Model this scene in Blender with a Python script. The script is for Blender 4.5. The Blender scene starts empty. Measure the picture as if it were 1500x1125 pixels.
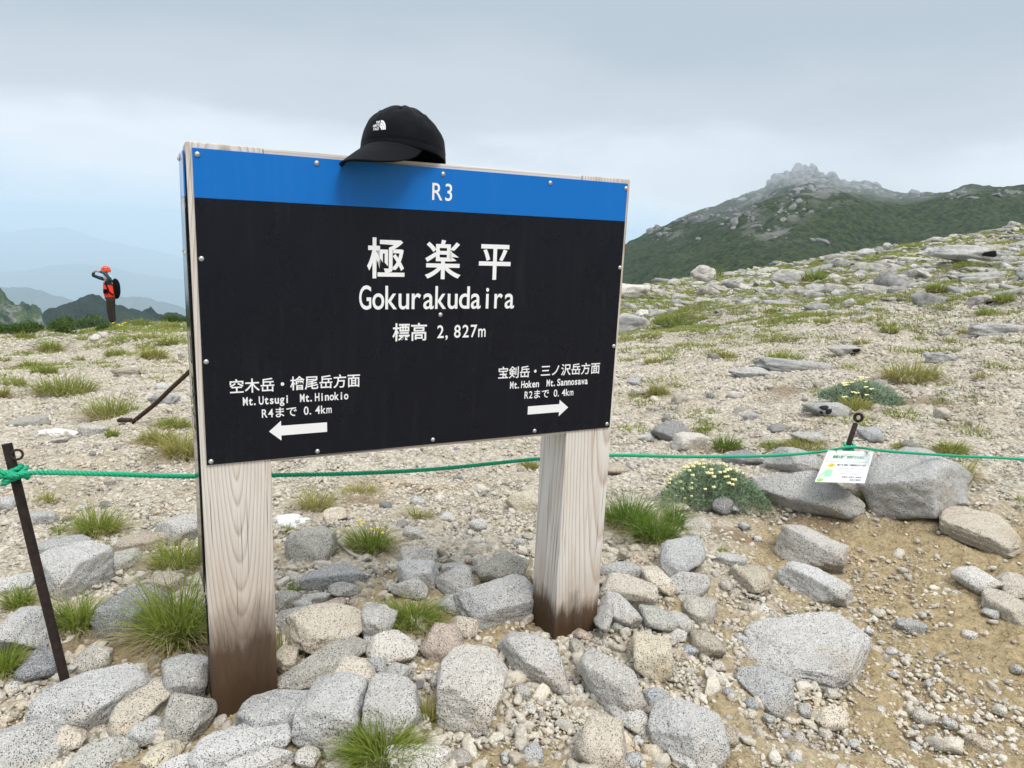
import bpy, bmesh, math, random
import numpy as np
from mathutils.bvhtree import BVHTree
from mathutils import Vector, Matrix

random.seed(7); RNG = np.random.default_rng(11)
SC = bpy.context.scene
COL = SC.collection
rad = math.radians

# ------------------------------------------------------------------ camera
FPX, PITCH, ROLL = 1052.0, 0.21125, 0.04522          # for a 1500 x 1125 frame
FW = np.array([0, math.cos(PITCH), -math.sin(PITCH)])
_u = np.array([0, math.sin(PITCH), math.cos(PITCH)]); _x = np.array([1.0, 0, 0])
CX = _x*math.cos(ROLL) + _u*math.sin(ROLL)
CU = -_x*math.sin(ROLL) + _u*math.cos(ROLL)
cam_d = bpy.data.cameras.new('camera'); cam = bpy.data.objects.new('camera', cam_d); COL.objects.link(cam)
cam_d.sensor_width = 36; cam_d.lens = FPX/1500*36; cam_d.clip_start = 0.02; cam_d.clip_end = 90000
cam.matrix_world = Matrix([[CX[0], CU[0], -FW[0], 0], [CX[1], CU[1], -FW[1], 0], [CX[2], CU[2], -FW[2], 0], [0, 0, 0, 1]])
SC.camera = cam

# ------------------------------------------------------------------ light
SUN_EL, SUN_AZ = rad(58), rad(150)                   # azimuth clockwise from +Y (straight ahead): behind, to the right
SKY_GAIN = 0.64
world = bpy.data.worlds.new('World'); SC.world = world; world.use_nodes = True
wt = world.node_tree; wt.nodes.clear()
def wn(t, **k):
    n = wt.nodes.new(t)
    for a, v in k.items(): setattr(n, a, v)
    return n
def ramp(n, stops, interp='EASE'):
    cr = n.color_ramp; cr.interpolation = interp
    while len(cr.elements) > 1: cr.elements.remove(cr.elements[-1])
    cr.elements[0].position = stops[0][0]; cr.elements[0].color = (*stops[0][1], 1) if len(stops[0][1]) == 3 else stops[0][1]
    for p, c in stops[1:]:
        e = cr.elements.new(p); e.color = (*c, 1) if len(c) == 3 else c
sky = wn('ShaderNodeTexSky', sky_type='NISHITA'); sky.sun_disc = False; sky.sun_elevation = SUN_EL; sky.sun_rotation = SUN_AZ; sky.altitude = 2800
skys = wn('ShaderNodeVectorMath', operation='SCALE'); skys.inputs['Scale'].default_value = 0.09
wt.links.new(sky.outputs[0], skys.inputs[0])
geo = wn('ShaderNodeTexCoord'); sep = wn('ShaderNodeSeparateXYZ'); wt.links.new(geo.outputs['Generated'], sep.inputs[0])
mr = wn('ShaderNodeMapRange'); mr.inputs[1].default_value = -0.1; mr.inputs[2].default_value = 0.9; wt.links.new(sep.outputs['Z'], mr.inputs[0])
nz = wn('ShaderNodeTexNoise'); nz.inputs['Scale'].default_value = 2.2; nz.inputs['Detail'].default_value = 7; nz.inputs['Roughness'].default_value = 0.56
mp = wn('ShaderNodeMapping'); mp.inputs['Scale'].default_value = (1, 1, 3.2); mp.inputs['Location'].default_value = (0.6, 0.2, 0.0)
wt.links.new(geo.outputs['Generated'], mp.inputs[0]); wt.links.new(mp.outputs[0], nz.inputs['Vector'])
dn = wn('ShaderNodeMath', operation='MULTIPLY_ADD'); dn.inputs[1].default_value = 0.24; dn.inputs[2].default_value = -0.12; wt.links.new(nz.outputs['Fac'], dn.inputs[0])
ad = wn('ShaderNodeMath', operation='ADD'); wt.links.new(mr.outputs[0], ad.inputs[0]); wt.links.new(dn.outputs[0], ad.inputs[1])
cr = wn('ShaderNodeValToRGB'); wt.links.new(ad.outputs[0], cr.inputs[0])
ramp(cr, [(0.0, (.46, .66, .88)), (0.10, (.62, .77, .92)), (0.175, (.80, .87, .94)), (0.25, (.62, .69, .76)), (0.36, (.51, .595, .67)), (0.52, (.53, .60, .66)), (0.72, (1.15, 1.2, 1.26)), (1.0, (1.7, 1.72, 1.75))])
mx = wn('ShaderNodeMix', data_type='RGBA'); mx.inputs['Factor'].default_value = 0.9
wt.links.new(skys.outputs[0], mx.inputs['A']); wt.links.new(cr.outputs[0], mx.inputs['B'])
bg = wn('ShaderNodeBackground'); bg.inputs['Strength'].default_value = SKY_GAIN; wt.links.new(mx.outputs['Result'], bg.inputs['Color'])
wo = wn('ShaderNodeOutputWorld'); wt.links.new(bg.outputs[0], wo.inputs[0])

sun_d = bpy.data.lights.new('sun', 'SUN'); sun_d.energy = 1.5; sun_d.angle = rad(22); sun_d.color = (1, .94, .86)
sun = bpy.data.objects.new('sun', sun_d); COL.objects.link(sun)
sdir = Vector((math.sin(SUN_AZ)*math.cos(SUN_EL), math.cos(SUN_AZ)*math.cos(SUN_EL), math.sin(SUN_EL)))
sun.rotation_euler = sdir.to_track_quat('Z', 'Y').to_euler()
SC.view_settings.view_transform = 'Standard'; SC.view_settings.look = 'None'
SC.view_settings.exposure = 0.76; SC.view_settings.gamma = 1; SC.view_settings.use_curve_mapping = False
SC.cycles.volume_bounces = 6; SC.cycles.max_bounces = 8; SC.cycles.diffuse_bounces = 3; SC.cycles.transparent_max_bounces = 8

# ------------------------------------------------------------------ node helpers
class M:
    """small wrapper for building a node material"""
    def __init__(s, name):
        s.m = bpy.data.materials.new(name); s.m.use_nodes = True; s.t = s.m.node_tree; s.t.nodes.clear()
        s.out = s.t.nodes.new('ShaderNodeOutputMaterial'); s.b = s.t.nodes.new('ShaderNodeBsdfPrincipled')
        s.t.links.new(s.b.outputs[0], s.out.inputs[0])
    def n(s, t, **k):
        n = s.t.nodes.new(t)
        for a, v in k.items(): setattr(n, a, v)
        return n
    def l(s, a, b): s.t.links.new(a, b)
    def obj(s): return s.n('ShaderNodeTexCoord').outputs['Object']
    def pos(s): return s.n('ShaderNodeNewGeometry').outputs['Position']
    def noise(s, vec, scale, detail=3, rough=.5, sc=None, dist=0):
        n = s.n('ShaderNodeTexNoise'); n.inputs['Scale'].default_value = scale; n.inputs['Detail'].default_value = detail
        n.inputs['Roughness'].default_value = rough; n.inputs['Distortion'].default_value = dist
        if sc is not None:
            mpn = s.n('ShaderNodeMapping'); mpn.inputs['Scale'].default_value = sc; s.l(vec, mpn.inputs[0]); vec = mpn.outputs[0]
        s.l(vec, n.inputs['Vector']); return n.outputs['Fac']
    def voro(s, vec, scale, out='Color', feature='F1'):
        n = s.n('ShaderNodeTexVoronoi', feature=feature); n.inputs['Scale'].default_value = scale; s.l(vec, n.inputs['Vector']); return n.outputs[out]
    def ramp(s, fac, stops, interp='LINEAR'):
        n = s.n('ShaderNodeValToRGB'); ramp(n, stops, interp); s.l(fac, n.inputs[0]); return n.outputs[0]
    def mix(s, fac, a, b, mode='MIX'):
        n = s.n('ShaderNodeMix', data_type='RGBA', blend_type=mode)
        for i, v in (('Factor', fac), ('A', a), ('B', b)):
            if hasattr(v, 'links'): s.l(v, n.inputs[i])
            elif i == 'Factor': n.inputs[i].default_value = v
            else: n.inputs[i].default_value = (*v, 1)
        return n.outputs['Result']
    def math(s, op, a, b=0.0, c=None):
        n = s.n('ShaderNodeMath', operation=op)
        for i, v in enumerate((a, b, c)):
            if v is None: continue
            if hasattr(v, 'links'): s.l(v, n.inputs[i])
            else: n.inputs[i].default_value = v
        return n.outputs[0]
    def bump(s, h, strength=.5, dist=.01, prev=None):
        n = s.n('ShaderNodeBump'); n.inputs['Strength'].default_value = strength; n.inputs['Distance'].default_value = dist
        s.l(h, n.inputs['Height'])
        if prev is not None: s.l(prev, n.inputs['Normal'])
        return n.outputs[0]
    def fin(s, color=None, rough=.8, normal=None, metallic=0, spec=None, coat=None):
        for k, v in (('Base Color', color), ('Roughness', rough), ('Metallic', metallic), ('Normal', normal), ('Specular IOR Level', spec), ('Coat Weight', coat)):
            if v is None: continue
            if hasattr(v, 'links'): s.l(v, s.b.inputs[k])
            elif k == 'Base Color': s.b.inputs[k].default_value = (*v, 1)
            else: s.b.inputs[k].default_value = v
        return s.m
def plain(name, color, rough=.6, metallic=0, spec=None, var=.12, scale=40):
    m = M(name); f = m.noise(m.obj(), scale, 3)
    c = m.mix(f, tuple(v*(1-var) for v in color), tuple(min(1, v*(1+var)) for v in color))
    return m.fin(c, rough, metallic=metallic, spec=spec)

# ------------------------------------------------------------------ noise in numpy
def _hash(ix, iy, iz, s):
    h = (ix*374761393 + iy*668265263 + iz*2147483647 + s*974634777) & 0xffffffff
    h = ((h ^ (h >> 13))*1274126177) & 0xffffffff
    return ((h ^ (h >> 16)) & 0xffffff)/float(0xffffff)
def vnoise(x, y, z=None, seed=0):
    x = np.asarray(x, float); y = np.asarray(y, float)
    z = np.zeros_like(x) if z is None else np.asarray(z, float)
    ix, iy, iz = np.floor(x).astype(np.int64), np.floor(y).astype(np.int64), np.floor(z).astype(np.int64)
    fx, fy, fz = x-ix, y-iy, z-iz
    fx, fy, fz = (t*t*(3-2*t) for t in (fx, fy, fz))
    r = 0
    for dx in (0, 1):
        for dy in (0, 1):
            for dz in (0, 1):
                r = r + _hash(ix+dx, iy+dy, iz+dz, seed)*(fx if dx else 1-fx)*(fy if dy else 1-fy)*(fz if dz else 1-fz)
    return r*2-1
def fbm(x, y, z=None, octv=4, seed=0, gain=.5):
    a, r, k = 1.0, 0, 1.0
    for i in range(octv):
        r = r + a*vnoise(x*k, y*k, None if z is None else z*k, seed+i*17); a *= gain; k *= 2.03
    return r
def sstep(a, b, x):
    t = np.clip((x-a)/(b-a), 0, 1); return t*t*(3-2*t)

# ------------------------------------------------------------------ picture geometry -> place
def ray(px, py):
    px = np.asarray(px, float); py = np.asarray(py, float)
    v = (px[..., None]-750)*CX - (py[..., None]-562.5)*CU + FPX*FW
    return v/np.linalg.norm(v, axis=-1, keepdims=True)
def az_el(px, py):
    v = ray(px, py); return np.arctan2(v[..., 0], v[..., 1]), v[..., 2]/np.hypot(v[..., 0], v[..., 1])
Z0 = -1.012                                            # ground at the sign's feet, eye = 0
crest_px = np.array([(-500, 470), (-200, 478), (0, 484), (60, 484), (120, 486), (150, 480), (190, 473), (270, 472), (400, 468), (600, 455), (800, 438), (921, 424),
    (1016, 410), (1128, 393), (1211, 379), (1293, 364), (1376, 354), (1500, 331), (1700, 300), (2100, 250)], float)
_ca, _ce = az_el(crest_px[:, 0], crest_px[:, 1])
_cr = np.interp(crest_px[:, 0], [-500, 0, 160, 600, 900, 1200, 1500, 2100], [19, 19.5, 20.2, 25, 30, 38, 46, 55])
def crest(a): return np.interp(a, _ca, _ce), np.interp(a, _ca, _cr)
def soil_shade_mask(x, y):
    """trodden sandy path in the right foreground, plus ground darkened under the stone pile; 1 on the path"""
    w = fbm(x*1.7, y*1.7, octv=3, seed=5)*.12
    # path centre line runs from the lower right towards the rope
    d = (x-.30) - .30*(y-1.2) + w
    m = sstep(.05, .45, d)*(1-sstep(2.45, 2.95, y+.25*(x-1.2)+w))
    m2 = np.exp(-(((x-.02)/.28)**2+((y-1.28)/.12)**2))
    pile = (1-sstep(1.9, 2.35, y+w))*(1-sstep(.7, 1.1, np.abs(x+.2)+w))*sstep(-.6, .1, fbm(x*5, y*5, octv=3, seed=61)+.1)  # brown soil between the pile stones, also painting in the shade of their gaps
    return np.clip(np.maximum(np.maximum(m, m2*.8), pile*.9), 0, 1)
def height(x, y):
    x = np.asarray(x, float); y = np.asarray(y, float)
    r = np.hypot(x, y)+1e-6; a = np.arctan2(x, y)
    ce, cr_ = crest(a); zc = ce*cr_
    s = (zc-Z0)/(cr_-2.0)
    d = r-2.0
    z = np.where(r < 2.0, Z0, Z0 + s*d)
    e = np.maximum(0, r-cr_)
    drop = np.where(e < 8, .035*e**2, .035*64 + .56*(e-8))
    z = z - drop
    far = sstep(1.5, 9, r)
    n = fbm(x*.55, y*.55, octv=3, seed=3)*(.015+.10*far) + fbm(x*.16, y*.16, octv=2, seed=9)*.16*far*(1-.7*sstep(.7, 1, r/cr_))
    n = n*(1-.5*sstep(.75, 1.0, r/cr_)*(r < cr_*1.3))
    n = n + fbm(x*3.1, y*3.1, octv=3, seed=21)*.012
    # bank above the path, below the boulders by the notice
    sm = soil_shade_mask(x, y)
    n = n - .055*sm*sstep(.3, .9, x)
    return np.maximum(z + n, -1500.0)
def hit(px, py, off=0.0, hf=None, r0=.5, r1=120.0, n=420):
    """point where the line of sight meets the ground (raised by off)"""
    hf = hf or height
    v = ray(px, py); k = 1/np.hypot(v[..., 0], v[..., 1])
    rs = np.geomspace(r0, r1, n)
    px_ = v[..., 0, None]*k[..., None]*rs; py_ = v[..., 1, None]*k[..., None]*rs; pz = v[..., 2, None]*k[..., None]*rs
    g = pz - (hf(px_, py_)+off)
    below = g < 0
    i = np.where(below.any(-1), below.argmax(-1), n-1); i = np.maximum(i, 1)
    g0 = np.take_along_axis(g, (i-1)[..., None], -1)[..., 0]; g1 = np.take_along_axis(g, i[..., None], -1)[..., 0]
    t = np.clip(g0/(g0-g1+1e-12), 0, 1); r = rs[i-1] + t*(rs[i]-rs[i-1])
    return v*(k*r)[..., None]
def hit1(px, py, off=0.0, **k): return hit(np.array([px]), np.array([py]), off, **k)[0]
def depth_of(P): return float(np.dot(P, FW))

# ------------------------------------------------------------------ object helpers
def mesh_np(name, v, f, smooth=True):
    me = bpy.data.meshes.new(name)
    v = np.asarray(v, np.float32)
    if isinstance(f, np.ndarray):
        k = f.shape[1]; me.vertices.add(len(v)); me.vertices.foreach_set('co', v.ravel())
        me.loops.add(f.size); me.loops.foreach_set('vertex_index', f.ravel().astype(np.int32))
        me.polygons.add(len(f)); me.polygons.foreach_set('loop_start', np.arange(0, f.size, k, dtype=np.int32))
        me.update(calc_edges=True)
    else:
        me.from_pydata(v.tolist(), [], f); me.update()
    if smooth: me.polygons.foreach_set('use_smooth', np.ones(len(me.polygons), bool))
    return me
def link(name, me, mat=None, parent=None, loc=None, **props):
    o = bpy.data.objects.new(name, me); COL.objects.link(o)
    if mat is not None and me is not None and not me.materials: me.materials.append(mat)
    if parent is not None: o.parent = parent
    if loc is not None: o.location = loc
    for k, v in props.items(): o[k] = v
    return o
def empty(name, loc, label, cat, group=None, rz=0):
    o = link(name, None, loc=loc, label=label, category=cat); o.rotation_euler.z = rz; o.empty_display_size = .1
    if group: o['group'] = group
    return o
def grid_faces(nu, nv, wrap=False):
    i = np.arange(nu-1)[:, None]; j = np.arange(nv if wrap else nv-1)[None, :]
    j2 = (j+1) % nv
    return np.stack([i*nv+j, i*nv+j2, (i+1)*nv+j2, (i+1)*nv+j], -1).reshape(-1, 4)
def tube(points, radius, sides=10, caps=True, twist=None):
    P = np.asarray(points, float); n = len(P)
    R = np.full(n, radius) if np.isscalar(radius) else np.asarray(radius, float)
    T = np.gradient(P, axis=0); T /= np.linalg.norm(T, axis=1, keepdims=True)+1e-12
    up = np.array([0, 0, 1.0]) if abs(T[0][2]) < .9 else np.array([1.0, 0, 0])
    N = np.zeros_like(P); b = np.cross(T[0], up); b /= np.linalg.norm(b); N[0] = b
    for i in range(1, n):
        q = N[i-1]-T[i]*np.dot(N[i-1], T[i]); N[i] = q/(np.linalg.norm(q)+1e-12)
    B = np.cross(T, N); th = np.linspace(0, 2*np.pi, sides, endpoint=False)
    V = P[:, None]+R[:, None, None]*(np.cos(th)[None, :, None]*N[:, None]+np.sin(th)[None, :, None]*B[:, None])
    f = grid_faces(n, sides, True)
    V = V.reshape(-1, 3)
    F = [tuple(q) for q in f]
    if caps: F += [tuple(range(sides))[::-1], tuple(range((n-1)*sides, n*sides))]
    return V, F, (T, N, B)
def joinvf(parts):
    V, F, o = [], [], 0
    for v, f in parts:
        V.append(np.asarray(v)); F += [tuple(int(i)+o for i in q) for q in f]; o += len(v)
    return np.concatenate(V), F
def bm_mesh(name, bm, smooth=False):
    me = bpy.data.meshes.new(name); bmesh.ops.recalc_face_normals(bm, faces=bm.faces[:]); bm.to_mesh(me); bm.free()
    if smooth: me.polygons.foreach_set('use_smooth', np.ones(len(me.polygons), bool))
    return me
def box_mesh(name, x0, x1, y0, y1, z0, z1, bev=0.0, seg=2):
    bm = bmesh.new(); bmesh.ops.create_cube(bm, size=1)
    for v in bm.verts: v.co = Vector((x0+(v.co.x+.5)*(x1-x0), y0+(v.co.y+.5)*(y1-y0), z0+(v.co.z+.5)*(z1-z0)))
    if bev: bmesh.ops.bevel(bm, geom=bm.edges[:], offset=bev, segments=seg, affect='EDGES', profile=.6)
    return bm_mesh(name, bm)
def catmull(P, step):
    P = np.asarray(P, float); P = np.vstack([2*P[0]-P[1], P, 2*P[-1]-P[-2]]); out = []
    for i in range(1, len(P)-2):
        n = max(2, int(np.linalg.norm(P[i+1]-P[i])/step)); t = np.linspace(0, 1, n, endpoint=False)[:, None]
        a, b, c, d = P[i-1], P[i], P[i+1], P[i+2]
        out.append(.5*((2*b)+(-a+c)*t+(2*a-5*b+4*c-d)*t**2+(-a+3*b-3*c+d)*t**3))
    out.append(P[-2][None]); return np.concatenate(out)

# ------------------------------------------------------------------ materials of ground and stone
def granite(name, coord='obj', rnd=False):
    m = M(name); K = .3 if rnd else .95
    p = m.obj() if coord == 'obj' else m.pos()
    if rnd:
        r = m.n('ShaderNodeObjectInfo').outputs['Random']
        tint = m.ramp(r, [(0, (.54, .51, .44)), (.2, (.70, .65, .54)), (.4, (.80, .74, .61)), (.6, (.82, .77, .67)), (.75, (.64, .56, .43)), (.88, (.78, .74, .64)), (.96, (.34, .32, .29)), (.99, (.48, .40, .31))], 'LINEAR')
    else:
        tint = m.n('ShaderNodeObjectInfo').outputs['Color']
    big = m.noise(p, 7, 5, .6)
    c = m.mix(m.ramp(big, [(.35, (0, 0, 0)), (.65, (1, 1, 1))]), m.mix(1.0, tint, (.80, .79, .78), 'MULTIPLY'), tint)
    warm = m.noise(p, 4.3, 3, .6)
    c = m.mix(m.ramp(warm, [(.54, (0, 0, 0)), (.72, (.55, .55, .55))]), c, m.mix(1.0, tint, (1.05, .84, .58), 'MULTIPLY'))
    # crystals: grey grains, white feldspar, black mica
    cell = m.voro(p, 600); sepc = m.n('ShaderNodeSeparateColor'); m.l(cell, sepc.inputs[0])
    c = m.mix(m.ramp(sepc.outputs[0], [(.0, (.4, .4, .4)), (.30, (0, 0, 0))]), c, (.34, .34, .34))
    c = m.mix(m.ramp(sepc.outputs[2], [(.72, (0, 0, 0)), (.9, (.55, .55, .55))]), c, (.80, .79, .76))
    c2 = m.voro(p, 600); s2 = m.n('ShaderNodeSeparateColor'); m.l(c2, s2.inputs[0])
    dens = m.noise(p, 16, 2)
    thr = m.math('ADD', s2.outputs[1], m.math('MULTIPLY', m.math('SUBTRACT', dens, .5), .35))
    c = m.mix(m.ramp(thr, [(.85, (0, 0, 0)), (.89, (K, K, K))]), c, (.05, .05, .055))
    lich = m.noise(p, 22, 4, .7)
    c = m.mix(m.ramp(lich, [(.64, (0, 0, 0)), (.74, (.5, .5, .5))]), c, (.13, .13, .13))
    st = m.noise(p, 2.6, 6, .68)
    c = m.mix(m.ramp(st, [(.50, (0, 0, 0)), (.66, (.6, .6, .6))]), c, m.mix(1.0, c, (.52, .53, .54), 'MULTIPLY'))
    hgt = m.math('ADD', m.math('MULTIPLY', m.noise(p, 60, 5, .65), 1.0), m.math('MULTIPLY', sepc.outputs[1], .22))
    nrm = m.bump(hgt, 1.0, .008)
    nrm = m.bump(m.voro(p, 28, 'Distance'), .35, .012, nrm)
    nrm = m.bump(m.noise(p, 12, 6, .65), .8, .025, nrm)
    return m.fin(c, .85, nrm, spec=.25)
MAT_ROCK = granite('granite'); MAT_PEB = granite('granite_gravel', 'pos', True)

def ground_material():
    m = M('gravel_ground'); p = m.pos()
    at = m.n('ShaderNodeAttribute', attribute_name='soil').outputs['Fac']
    far = m.n('ShaderNodeAttribute', attribute_name='far').outputs['Fac']
    v1 = m.n('ShaderNodeSeparateColor'); m.l(m.voro(p, 85), v1.inputs[0])
    v2 = m.n('ShaderNodeSeparateColor'); m.l(m.voro(p, 30), v2.inputs[0])
    g = m.ramp(v1.outputs[0], [(0, (.24, .20, .15)), (.35, (.44, .39, .30)), (.7, (.60, .55, .45)), (1, (.72, .69, .61))])
    g = m.mix(.4, g, m.ramp(v2.outputs[1], [(0, (.32, .27, .20)), (.5, (.48, .45, .38)), (1, (.62, .60, .55))]))
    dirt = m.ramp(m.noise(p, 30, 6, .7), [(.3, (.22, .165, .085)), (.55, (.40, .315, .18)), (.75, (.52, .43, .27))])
    patch = m.noise(p, 1.3, 5, .6)
    k = m.ramp(patch, [(.48, (0, 0, 0)), (.70, (.4, .4, .4))])
    g = m.mix(k, g, dirt)
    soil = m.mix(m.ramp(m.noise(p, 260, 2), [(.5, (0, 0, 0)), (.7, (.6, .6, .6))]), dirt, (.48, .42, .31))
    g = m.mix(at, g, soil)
    g = m.mix(m.math('MULTIPLY', m.n('ShaderNodeAttribute', attribute_name='earth').outputs['Fac'], .85), g, m.ramp(m.noise(p, 45, 6, .7), [(.3, (.12, .080, .048)), (.6, (.24, .170, .105)), (.8, (.38, .30, .20))]))
    # far slope: greyer, with turf showing between the slabs
    turf = m.mix(m.noise(p, 3, 4), (.075, .095, .03), (.16, .17, .06))
    tm = m.noise(p, .55, 6, .65, sc=(1, .55, 1))
    fk = m.math('MULTIPLY', m.ramp(tm, [(.53, (0, 0, 0)), (.60, (1, 1, 1))]), far)
    g = m.mix(fk, g, turf)
    crack = m.voro(p, 2.2, 'Distance', 'DISTANCE_TO_EDGE')
    g = m.mix(m.math('MULTIPLY', m.ramp(crack, [(0, (.75, .75, .75)), (.06, (0, 0, 0))]), far), g, (.12, .12, .10))
    h = m.math('ADD', m.voro(p, 85, 'Distance'), m.math('MULTIPLY', m.noise(p, 150, 4, .7), .8))
    n = m.bump(h, .9, .010); n = m.bump(m.noise(p, 14, 5, .6), .8, .03, n)
    return m.fin(g, .92, n, spec=.15)
MAT_GROUND = ground_material()

# ------------------------------------------------------------------ the ground sheet
EARTH = []
for _x0, _y0, _w, _h in [(1138, 574, 46, 8), (1365, 590, 60, 12), (1190, 764, 70, 10), (1320, 768, 50, 8), (120, 960, 60, 20), (560, 800, 40, 10), (540, 735, 70, 8), (930, 935, 40, 16), (255, 655, 50, 9), (1090, 790, 60, 10)]:
    _p = hit1(_x0, _y0); _s = depth_of(_p)/FPX; EARTH.append((_p[0], _p[1], _w*_s, _h*_s/max(.15, -_p[2]/np.linalg.norm(_p))))
def earth_mask(x, y):
    k = np.zeros(np.shape(x)); w = fbm(np.asarray(x)*4, np.asarray(y)*4, octv=3, seed=71)*.5
    for a, b, rx, ry in EARTH: k = np.maximum(k, np.exp(-(((x-a)/rx)**2+((y-b)/ry)**2)*1.2)+0)
    return .8*sstep(.25, .85, k+w*.9*(k > .02))
def build_ground():
    az = np.concatenate([np.radians(np.linspace(-180, -48, 60, endpoint=False)), np.radians(np.linspace(-48, 46, 800)), np.radians(np.linspace(46, 180, 61)[1:-1])])
    rr = np.concatenate([[.02, .2, .4, .6, .8], np.geomspace(.95, 60, 560), np.geomspace(63, 45000, 60)])
    A, R = np.meshgrid(az, rr, indexing='xy')
    X, Y = R*np.sin(A), R*np.cos(A)
    Z = height(X, Y)
    near = 1-sstep(4, 12, R)
    Z = Z + fbm(X*16, Y*16, octv=4, seed=31, gain=.6)*.0055*(1+R*.35)*np.where(R < 60, 1, 0)
    V = np.stack([X, Y, Z], -1).reshape(-1, 3)
    F = grid_faces(len(rr), len(az), True)[:, ::-1]
    me = mesh_np('ground', V, np.ascontiguousarray(F))
    s = me.attributes.new('soil', 'FLOAT', 'POINT'); s.data.foreach_set('value', soil_shade_mask(X, Y).ravel().astype(np.float32))
    e_ = me.attributes.new('earth', 'FLOAT', 'POINT'); e_.data.foreach_set('value', earth_mask(X, Y).ravel().astype(np.float32))
    f = me.attributes.new('far', 'FLOAT', 'POINT'); f.data.foreach_set('value', (sstep(6, 15, R+X*.25)*.9).ravel().astype(np.float32))
    return link('ground', me, MAT_GROUND, kind='structure')
build_ground()

# ------------------------------------------------------------------ distant ridges and the right-hand mountain
def ridge_material(name, green, green2, rock, rscale, rthr, rockatt=False):
    m = M(name); p = m.pos()
    n1 = m.noise(p, rscale, 6, .65)
    c = m.mix(m.ramp(m.noise(p, rscale*5, 5, .7), [(.38, (0, 0, 0)), (.62, (1, 1, 1))]), green, green2)
    k = m.ramp(n1, [(rthr, (0, 0, 0)), (rthr+.05, (.9, .9, .9))])
    if rockatt:
        k = m.math('MULTIPLY', k, m.n('ShaderNodeAttribute', attribute_name='rocky').outputs['Fac'])
    c = m.mix(k, c, m.mix(m.noise(p, rscale*12, 4), tuple(v*.6 for v in rock), rock))
    return m.fin(c, .95, m.bump(m.noise(p, rscale*9, 6, .7), 1.0, 2.0/rscale*.04), spec=.1)
def polar_ridge(name, pts, R, r0, zlow, mat, amp, nf, label=None, naz=500, nr=90, pw=.9, jag=0.0, seed=1, ext=None, rockfun=None):
    pts = np.array(pts, float); a, e = az_el(pts[:, 0], pts[:, 1])
    Rf = (lambda q: np.full_like(q, R)) if np.isscalar(R) else (lambda q: np.interp(q, np.radians(R[0]), R[1]))
    az = np.linspace(a[0], a[-1], naz)
    ga = np.linspace(a[0]-.2, a[-1]+.2, 900); ge = np.interp(ga, a, e); kw = np.exp(-np.linspace(-2.2, 2.2, 121)**2); kw /= kw.sum()
    gs = np.convolve(np.pad(ge, 60, mode='edge'), kw, 'valid')
    def hf(x, y):
        r = np.hypot(x, y)+1e-6; q = np.arctan2(x, y)
        rr = Rf(q); tq = np.clip((r-r0)/(rr-r0), 0, 1); tb = tq**6
        zr = (np.interp(q, a, e)*tb+(np.interp(q, ga, gs)-.012*(1-tb))*(1-tb))*rr
        t = np.clip((r-r0)/(rr-r0), 0, 1); b = np.maximum(0, r-rr)
        z = zlow+(zr-zlow)*t**pw - b*.7
        # spurs and gullies, fading to nothing at the ridge line
        g = fbm(x/nf, y/nf, octv=5, seed=seed)*amp*np.sin(np.pi*np.clip(t, 0, 1))**.6
        j = fbm(x/nf*6, y/nf*6, octv=4, seed=seed+5, gain=.6)*jag
        return z+g+j
    t = np.concatenate([np.linspace(0, 1, nr)**.85, 1+np.linspace(.03, .8, 14)])
    A, T = np.meshgrid(az, t, indexing='xy'); Rr = r0+(Rf(A)-r0)*T
    X, Y = Rr*np.sin(A), Rr*np.cos(A); Z = hf(X, Y)
    me = mesh_np(name, np.stack([X, Y, Z], -1).reshape(-1, 3), np.ascontiguousarray(grid_faces(len(t), naz)[:, ::-1]))
    if rockfun is not None:
        at = me.attributes.new('rocky', 'FLOAT', 'POINT'); at.data.foreach_set('value', rockfun(X, Y, Z, T, A).ravel().astype(np.float32))
    o = link(name, me, mat, kind='structure')
    return o, hf
mt_pts = [(600, 520), (760, 430), (860, 385), (919, 353), (983, 326), (1029, 308), (1082, 289), (1120, 273), (1128, 263), (1138, 254), (1161, 248), (1175, 244), (1186, 241), (1196, 242), (1200, 252), (1211, 255),
          (1223, 253), (1231, 261), (1252, 263), (1273, 265), (1293, 275), (1322, 282), (1355, 282), (1392, 280), (1417, 272), (1450, 269), (1500, 272), (1600, 285), (1800, 300), (2200, 330)]
MT_R = ([-30, 80], [540, 390])
blobs = [(1165, 262, 45, 22, 90), (1200, 275, 60, 22, 70), (1110, 292, 40, 18, 45), (1085, 318, 34, 14, 40), (1160, 310, 22, 14, 26), (975, 342, 26, 12, 34), (1015, 320, 30, 9, 22), (1265, 275, 40, 9, 46),
         (1330, 287, 40, 5, 22), (1408, 283, 22, 8, 22), (1130, 340, 40, 12, 16), (1240, 262, 26, 10, 34), (1175, 250, 30, 8, 50), (1480, 282, 24, 5, 10)]
def mt_rock(X, Y, Z, T, A):
    k = np.zeros_like(X)
    P = np.stack([X, Y, Z], -1); dz = P@FW; u = 750+FPX*(P@CX)/dz; v = 562.5-FPX*(P@CU)/dz
    for (bx, by, sx, sy, n) in blobs: k = np.maximum(k, np.exp(-((u-bx)/sx)**2-((v-by)/sy)**2))
    return np.clip(k*.95, 0.03, 1)
MAT_MT = ridge_material('mountain_scrub', (.009, .022, .012), (.055, .075, .028), (.24, .24, .23), .09, .50, True)
_, mt_h = polar_ridge('mountain', mt_pts, MT_R, 110, -48, MAT_MT, 8, 70, jag=1.2, seed=4, naz=900, nr=240, rockfun=mt_rock, pw=.8)
MAT_R1 = ridge_material('ridge_scrub', (.006, .018, .016), (.022, .042, .024), (.22, .23, .22), .012, .56)
MAT_R0 = ridge_material('ridge_grass', (.020, .048, .026), (.085, .125, .045), (.34, .34, .32), .030, .52)
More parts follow.
